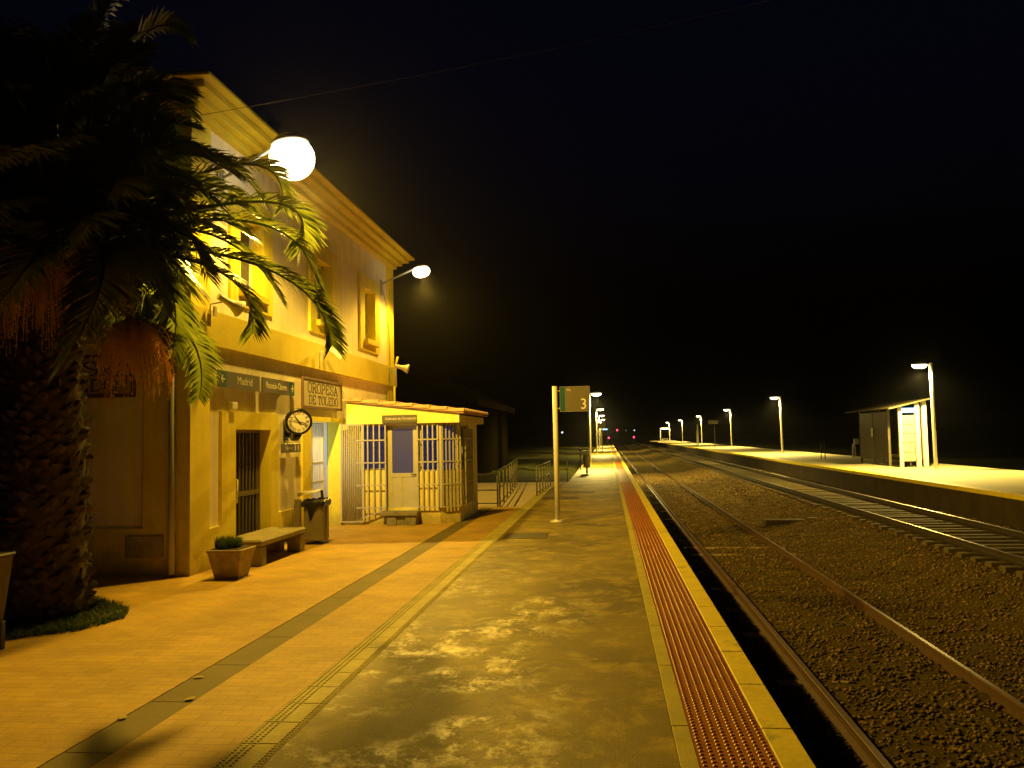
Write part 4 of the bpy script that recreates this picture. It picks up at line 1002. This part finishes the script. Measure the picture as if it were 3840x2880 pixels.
# ------------------------------------------------------------------ platform sign "3"
t = thing('track_sign', (-1.13, 18.7, 0), 'grey Via 3 sign panel on a tall pale post standing on the platform', 'sign')
g = MB(); g.tube([(-1.13, 18.7, .02), (-1.13, 18.7, 2.99)], .056, 16); g.tube([(-1.13, 18.7, 2.99), (-1.13, 18.7, 3.0)], .05, 16); part('post', g, WHITEP, t)
g = MB(); g.lathe((-1.13, 18.7, 0), [(.17, .0), (.17, .018), (.08, .02), (.07, .05)], 24)
for k in range(4): g.tube([(-1.13+.13*math.cos(k*PI/2+.6), 18.7+.13*math.sin(k*PI/2+.6), .018), (-1.13+.13*math.cos(k*PI/2+.6), 18.7+.13*math.sin(k*PI/2+.6), .05)], .014, 6)
part('base_plate', g, WHITEP, t)
g = MB(); g.bbox(-1.022, -.358, 18.685, 18.715, 2.428, 2.985, .004); pn = part('sign_panel', g, SIGNG3, t)
g = MB()
for z in (2.5, 2.89): g.tube([(-1.09, 18.7, z), (-1.022, 18.7, z)], .012, 8); g.lathe((-1.035, 18.7, z), [(.018, -.01), (.018, .01)], 10, (1, 0, 0))
part('bracket', g, GALV, t)
def SF(): return MB((-.69, 18.684, 2.7065), (1, 0, 0), (0, 0, 1), (0, -1, 0))
g = SF(); g.box(-.325, -.221, -.272, .272, .0005, .003); part('colour_band', g, SIGNB, pn)
g = SF(); g.box(-.332, .332, .2745, .2785, .0005, .004); g.box(-.332, .332, -.2785, -.2745, .0005, .004); g.box(-.332, -.328, -.2744, .2744, .0005, .004); g.box(.328, .332, -.2744, .2744, .0005, .004); part('rim', g, GREYM, pn)
g = SF(); text(g, 'Vía', .075, -.178, .205, .0005, align='LEFT', sx=.95); part('lettering', g, LETTER, pn, fixn=False)
g = SF(); text(g, '3', .335, .195, -.125, .0005, sx=.92); part('numeral', g, LETTER, pn, fixn=False)

# ------------------------------------------------------------------ railings by the ramp
def railing(name, pts, h, lab, n_per=1.6, grp='metal railings by the ramp'):
    o = Vector(pts[0]); t = thing(name, o, lab, 'railing', grp)
    g = MB(); g.tube([Vector(p)+Vector((0, 0, h)) for p in pts], .024, 8); part('handrail', g, RAILP, t)
    g = MB(); g.tube([Vector(p)+Vector((0, 0, h*.52)) for p in pts], .016, 6); part('middle_rail', g, RAILP, t)
    g = MB(); g.tube([Vector(p)+Vector((0, 0, .10)) for p in pts], .016, 6); part('bottom_rail', g, RAILP, t)
    for i in range(len(pts)-1):
        a, b = Vector(pts[i]), Vector(pts[i+1]); k = max(1, round((b-a).length/n_per))
        for j in range(k+(1 if i == len(pts)-2 else 0)):
            p = a+(b-a)*j/k; g = MB(); g.tube([p+Vector((0, 0, -.01)), p+Vector((0, 0, h-.02))], .024, 8); part('post', g, RAILP, t)
railing('railing', [(-2.93, 22.75, 0), (-3.25, 28, 0), (-3.72, 34.6, 0), (-1.66, 34.75, 0)], .99, 'dark metal railing along the outer side of the ramp, closing across its far end')
railing('railing', [(-2.26, 26.8, 0), (-2.2, 32.2, 0)], .92, 'short dark metal railing between ramp and platform', 1.1)
railing('railing', [(-2.99, 22.75, 0), (-4.7, 22.9, 0)], .88, 'dark metal barrier running behind the office from the ramp railing', 1.7)

# ------------------------------------------------------------------ lamp posts on both platforms
POLE = mat('lamp_pole', (.66, .64, .50), .5, .05, 3)
SOD2 = (1.0, .71, .17)
BULB2 = emit('sodium_lens', (1.0, .84, .50), 12)
BAT2 = [(0.0, .01), (.08, .02), (.2, .12), (.34, .7), (.5, 1.0), (.7, .85), (1.0, .6)]
def make_post():
    t = thing('lamp_post', (0, 0, 0), 'x', 'lamp post', 'lamp posts along the left platform')
    g = MB(); g.tube([(0, 0, 0), (0, 0, .5), (0, 0, 3.2), (0, 0, 4.46)], [.085, .075, .075, .085], 14); g.lathe((0, 0, 4.46), [(.085, 0), (.06, .05), (.001, .065)], 14); part('pole', g, POLE, t)
    g = MB(); g.lathe((0, 0, 0), [(.14, 0), (.14, .02), (.09, .03)], 14); part('base_plate', g, POLE, t)
    g = MB(); n = 14; vs = []
    def ell(z, sc, ): return [(.46+.33*sc*math.cos(2*PI*k/n), .19*sc*math.sin(2*PI*k/n), z) for k in range(n)]
    rings = [ell(4.44, 1.0), ell(4.475, 1.0), ell(4.53, .75), ell(4.55, .3)]
    g.add(sum(rings, []), [(i*n+k, i*n+(k+1) % n, (i+1)*n+(k+1) % n, (i+1)*n+k) for i in range(3) for k in range(n)]+[tuple(3*n+k for k in range(n))], True)
    g.tube([(.05, 0, 4.44), (.16, 0, 4.47)], .03, 8); hd = part('lamp_head', g, HOUS, t)
    g = MB(); rings = [ell(4.439, .97), ell(4.37, .90), ell(4.31, .70), ell(4.285, .40)]
    g.add(sum(rings, []), [(i*n+k, i*n+(k+1) % n, (i+1)*n+(k+1) % n, (i+1)*n+k) for i in range(3) for k in range(n)]+[tuple(3*n+k for k in range(n))], True); part('lens', g, BULB2, hd)
    lamp_light('lamp_glow', (.46, 0, 4.16), 7500, SOD2, t, tilt=(0, 0, -1), curve=BAT2, soft=.10)
    return t
P0 = make_post(); P0.location = (-1.05, 51.8, 0)
P0['label'] = 'pale lamp post nearest on the left platform, its pole half hidden by the track sign'
for i, (y, lab) in enumerate(((83.6, 'second lamp post on the left platform, just beyond the track sign panel'), (111.0, 'third lamp post along the left platform, beside the white information board'), (141.0, 'farthest lamp post on the left platform, its top just above the white board'))):
    dup(P0, (-1.05 if i else -1.03, y, 0), 0, lab)
for (x, y, lab) in ((13.62, 37.0, 'tall pale lamp post on the right platform beside the lit shelter'), (13.70, 68.4, 'pale lamp post on the right platform, first one left of the shelter'),
                    (14.6, 101.7, 'lamp post on the right platform, second one left of the shelter'), (14.95, 136., 'lamp post on the right platform behind the white totem'),
                    (15.3, 174., 'small distant lamp post on the right platform between totem and far shelter'), (15.0, 206., 'farthest lamp post on the right platform, rising from the far shelter')):
    dup(P0, (x, y, .15), PI, lab, 'lamp posts along the right platform')

# ------------------------------------------------------------------ right platform furniture
SHPOST = mat('shaded_shelter_post', (.12, .10, .05), .6, .2, 5)  # shade on the far posts and roof put into the colour
TUBE = emit('cold_tube', (.36, .66, 1.0), 2.4)
t = thing('shelter', (13.8, 43, .15), 'open platform shelter with sloping roof and cold tube light beside the tall lamp post', 'shelter', 'platform shelters')
Z = .15
g = MB(); g.hexa([(12.72, 39.75, 2.80), (14.55, 39.75, 3.22), (14.55, 46.8, 3.22), (12.72, 46.8, 2.80)], [(12.72, 39.75, 2.86), (14.55, 39.75, 3.28), (14.55, 46.8, 3.28), (12.72, 46.8, 2.86)]); part('roof', g, SHPOST, t)
for (x, y, h, s_) in ((13.36, 40.3, 2.93, .075), (14.06, 40.15, 3.07, .085), (14.42, 40.3, 3.16, .09), (13.30, 41.7, 2.91, .06), (13.36, 44.2, 2.92, .05), (13.40, 46.5, 2.93, .05), (14.42, 46.5, 3.16, .05)):
    g = MB(); g.bbox(x-s_, x+s_, y-s_, y+s_, Z, h, .008); part('post', g, WHITEP if y < 41 else SHPOST, t)
g = MB()
for k in range(5): g.bbox(13.44, 13.975, 40.27, 40.31, .42+k*.425, .42+k*.425+.40, .012)
part('end_panel', g, SHELTG, t)
g = MB(); g.box(14.40, 14.44, 40.4, 46.45, .45, 2.6); part('back_panel', g, mat('shelter_glass_dark', (.16, .12, .045), .4), t)
g = MB(); g.bbox(13.44, 13.975, 40.2, 40.34, 2.64, 2.86, .01); tl = part('tube_light', g, TUBE, t)
g = MB(); g.bbox(14.0, 14.35, 41.2, 45.8, .58, .63, .01); g.box(14.1, 14.16, 41.4, 41.46, Z, .58); g.box(14.1, 14.16, 45.5, 45.56, Z, .58); part('bench_seat', g, GREYM, t)
g = MB(); g.box(13.33, 13.345, 41.76, 44.14, .4, 2.75); g.box(13.36, 13.375, 44.26, 46.44, .4, 2.75); g.box(13.42, 14.36, 46.49, 46.51, .4, 2.75); part('glass_panel', g, mat('shelter_dark_glass', (.035, .026, .009), .3), t)
g = MB(); g.bbox(13.27, 13.29, 44.10, 44.32, 1.55, 1.98, .004); part('notice', g, WHITEP, t)
def far_shelter(loc, w_, d, h, lab, bench=True):
    x, y, z = loc; t = thing('shelter', loc, lab, 'shelter', 'platform shelters')
    g = MB(); g.bbox(x-w_/2-.1, x+w_/2+.1, y-d/2-.2, y+d/2+.2, z+h+.16, z+h+.24, .02); part('roof', g, GREYM, t)
    for sx_ in (-1, 1):
        g = MB(); g.box(x+sx_*w_/2-.05, x+sx_*w_/2+.05, y-d/2-.05, y-d/2+.05, z, z+h+.16); part('post', g, WHITEP, t)
        g = MB(); g.box(x+sx_*w_/2-.05, x+sx_*w_/2+.05, y+d/2-.05, y+d/2+.05, z, z+h+.16); part('post', g, WHITEP, t)
    g = MB(); g.bbox(x-w_/2+.05, x+w_/2-.05, y-d/2-.15, y-d/2-.05, z+h-.12, z+h+.12, .02); part('tube_light', g, TUBE, t)
    g = MB(); g.box(x-w_/2+.4, x+w_/2-.4, y-.2, y+.2, z+.42, z+.48); g.box(x-w_/2+.45, x-w_/2+.5, y-.2, y+.2, z, z+.42); g.box(x+w_/2-.5, x+w_/2-.45, y-.2, y+.2, z, z+.42); part('bench_seat', g, GREYM, t)
far_shelter((14.05, 208, .15), 2.2, 2, 2.85, 'distant shelter glowing blue white at the far end of the right platform')
far_shelter((-.35, 166, 0), 1.0, 2, 2.95, 'distant shelter glowing blue white at the far end of the left platform')
t = thing('totem_sign', (13.85, 132, .15), 'tall narrow white totem between two lamp posts on the right platform', 'sign')
g = MB(); g.bbox(13.82, 14.02, 132, 132.1, .15, 3.2, .02); part('sign_panel', g, POLE, t)
g = MB(); g.bbox(13.62, 13.70, 131.5, 131.6, .15, 2.4, .01); part('post', g, POLE, t)
t = thing('name_sign', (13.72, 110, .15), 'dark unlit name sign on a thin post among the right platform lamps', 'sign')
g = MB(); g.tube([(13.72, 110, .15), (13.72, 110, 3.5)], .035, 8); part('post', g, DARKM, t)
g = MB(); g.bbox(12.95, 14.2, 109.97, 110.03, 3.02, 3.5, .01); part('sign_panel', g, DARKM, t)
t = thing('barrier_frame', (13.2, 54, .15), 'dark waist high frame of two thin posts on the right platform', 'barrier')
for x in (13.14, 13.38):
    g = MB(); g.tube([(x, 54, .15), (x, 54, 1.28)], .025, 8); part('post', g, DARKM, t)
g = MB(); g.tube([(13.14, 54, 1.2), (13.38, 54, 1.2)], .02, 6); g.box(13.17, 13.35, 53.98, 54.02, .7, 1.0); part('crossbar', g, DARKM, t)
t = thing('help_point', (15.7, 56, .15), 'small help point with tilted box head left of the lit shelter', 'help point')
g = MB(); g.tube([(15.6, 56, .15), (15.62, 56, .95), (15.75, 56, 1.05)], .05, 8); g.tube([(15.75, 56, .15), (15.75, 56, .95)], .04, 8); part('post', g, GREYM, t)
g = MB(); g.bbox(15.68, 15.98, 55.9, 56.05, .98, 1.35, .02); part('head', g, GREYM, t)
# left platform furniture further on
t = thing('litter_bin', (-1.03, 42.0, 0), 'grey bin on a short pole with a flat lit hood, far along the left platform', 'litter bin', 'litter bins')
g = MB(); g.tube([(-1.03, 42, 0), (-1.03, 42, 1.1)], .05, 10); part('post', g, GREYM, t)
g = MB(); g.lathe((-1.03, 41.9, .30), [(.001, 0), (.16, .0), (.17, .03), (.17, .60), (.16, .62), (.15, .60)], 20); part('body', g, BINM, t)
g = MB(); g.bbox(-1.22, -.84, 41.75, 42.1, 1.09, 1.14, .015); part('hood', g, WHITEP, t)
g = MB(); g.tube([(-1.5, 46.9, -.0), (-1.5, 46.9, 1.13)], .03, 8); g.lathe((-1.5, 46.9, 1.12), [(.05, 0), (.05, .03), (.02, .04)], 10)
solo('marker_post', g, DARKM, (-1.5, 46.9, 0), 'thin dark post at the platform edge behind the bin with the flat hood', 'post')
t = thing('information_board', (-.6, 106, 0), 'white information board on a post among the left platform lamps', 'sign')
g = MB(); g.tube([(-.62, 106, 0), (-.62, 106, 3.4)], .05, 8); part('post', g, GALV, t)
g = MB(); g.bbox(-1.0, -.18, 105.9, 105.95, 2.68, 3.38, .01); part('sign_panel', g, WHITEP, t)
# signals and far lights
def signal(x, y, z, gz, lab):
    t = thing('signal', (x, y, gz), lab, 'signal', 'red railway signals')
    g = MB(); g.tube([(x, y+.15, gz), (x, y+.15, z+.4)], .06, 8); part('mast', g, DARKM, t)
    g = MB(); g.bbox(x-.28, x+.28, y, y+.14, z-.5, z+.45, .03); hd = part('signal_head', g, DARKM, t)
    g = MB(); g.lathe((x, y, z), [(.23, 0), (.20, .05), (.1, .09), (.001, .1)], 16, (0, -1, 0)); part('lens', g, emit('red_signal', (1.0, .035, .13), 5), hd)
signal(2.6, 215, 3.0, -1.2, 'upper red signal light between the two platforms')
signal(6.75, 215, 1.15, -1.2, 'right hand red signal light, brightest and low between the tracks')
signal(.45, 214, 1.1, -1.2, 'small dim red signal light beside the left platform end')
def dot(x, y, z, rad, col, st, lab):
    t = thing('distant_lamp', (x, y, -.3), lab, 'lamp', 'far lamps on the horizon')
    g = MB(); g.tube([(x, y, -.3), (x, y, z-rad)], .06, 6); part('pole', g, DARKM, t)
    g = MB(); g.lathe((x, y, z), [(.001, -rad*.7), (rad*.7, -rad*.5), (rad, 0), (rad*.7, rad*.5), (.001, rad*.7)], 12); part('globe', g, emit('far_lamp', col, st), t)
dot(-15.8, 300, 3.0, .32, (.75, .9, 1), 4, 'tiny white light in the darkness left of the track sign post')
dot(12.9, 400, 3.7, .38, (.7, .8, 1), 1.6, 'tiny white light on the horizon right of the red signals')
dot(9.0, 400, 3.7, .25, (.7, .7, .8), .5, 'faintest tiny light on the horizon between the red signals')

# warehouse beyond the office
t = thing('warehouse', (-13, 47, -.25), 'dark gabled warehouse barely visible behind the office roof', 'warehouse')
g = MB(); g.extrude([(-19.2, -.25), (-6.6, -.25), (-6.6, 3.75), (-12.9, 6.55), (-19.2, 3.75)], 'y', 40.3, 56); part('wall', g, WAREH, t)
g = MB()
for s_ in (-1, 1):
    g.hexa([(-12.9, 40, 6.60), (-12.9+s_*6.75, 40, 3.45), (-12.9+s_*6.75, 56.5, 3.45), (-12.9, 56.5, 6.60)], [(-12.9, 40, 6.95), (-12.9+s_*6.75, 40, 3.80), (-12.9+s_*6.75, 56.5, 3.80), (-12.9, 56.5, 6.95)])
part('roof', g, ROOFD, t)
# overhead cable
g = MB(); a, b = Vector((-6.3, 10.6, 6.22)), Vector((9.5, 16.2, 11.5)); pts = [a+(b-a)*(i/24)+Vector((0, 0, -.28*math.sin(PI*i/24))) for i in range(25)]
g.tube(pts, .0045, 5); solo('overhead_cable', g, DARKM, a, 'thin dark cable slung from the building across the night sky', 'cable')

# cold light inside the entrance
lamp_light('entrance_tube', (-6.6, 17.0, 1.7), 16, (.55, .75, 1.0), None, soft=.12).parent = ent
bpy.data.objects['entrance_tube'].location = Vector((-6.6, 17.4, 1.7))-ABS[BLD.name]

# ------------------------------------------------------------------ added air volume, stands in for lens glare round the lamps
hz = bpy.data.materials.new('glare_haze'); hz.use_nodes = True; nt = hz.node_tree
for n_ in list(nt.nodes):
    if n_.type == 'BSDF_PRINCIPLED': nt.nodes.remove(n_)
pv = nt.nodes.new('ShaderNodeVolumePrincipled'); pv.inputs['Density'].default_value = .00021; pv.inputs['Color'].default_value = (.86, .88, .98, 1); pv.inputs['Anisotropy'].default_value = .90
nt.links.new(pv.outputs[0], nt.nodes['Material Output'].inputs['Volume'])
g = MB(); g.box(-650, 650, -250, 950, -2.4, 14); tag(part('glare_haze', g, hz), 'thin added air volume standing in for lens glare round the lamps', 'glare_haze', kind='stuff')

# ------------------------------------------------------------------ render
SC.render.engine = 'CYCLES'
cy = SC.cycles
cy.use_denoising = True
try: cy.denoiser = 'OPENIMAGEDENOISE'
except Exception: pass
cy.max_bounces = 6; cy.diffuse_bounces = 4; cy.glossy_bounces = 3; cy.transmission_bounces = 2; cy.volume_bounces = 0
cy.sample_clamp_indirect = 6; cy.sample_clamp_direct = 0
cy.caustics_reflective = False; cy.caustics_refractive = False
cy.use_light_tree = True
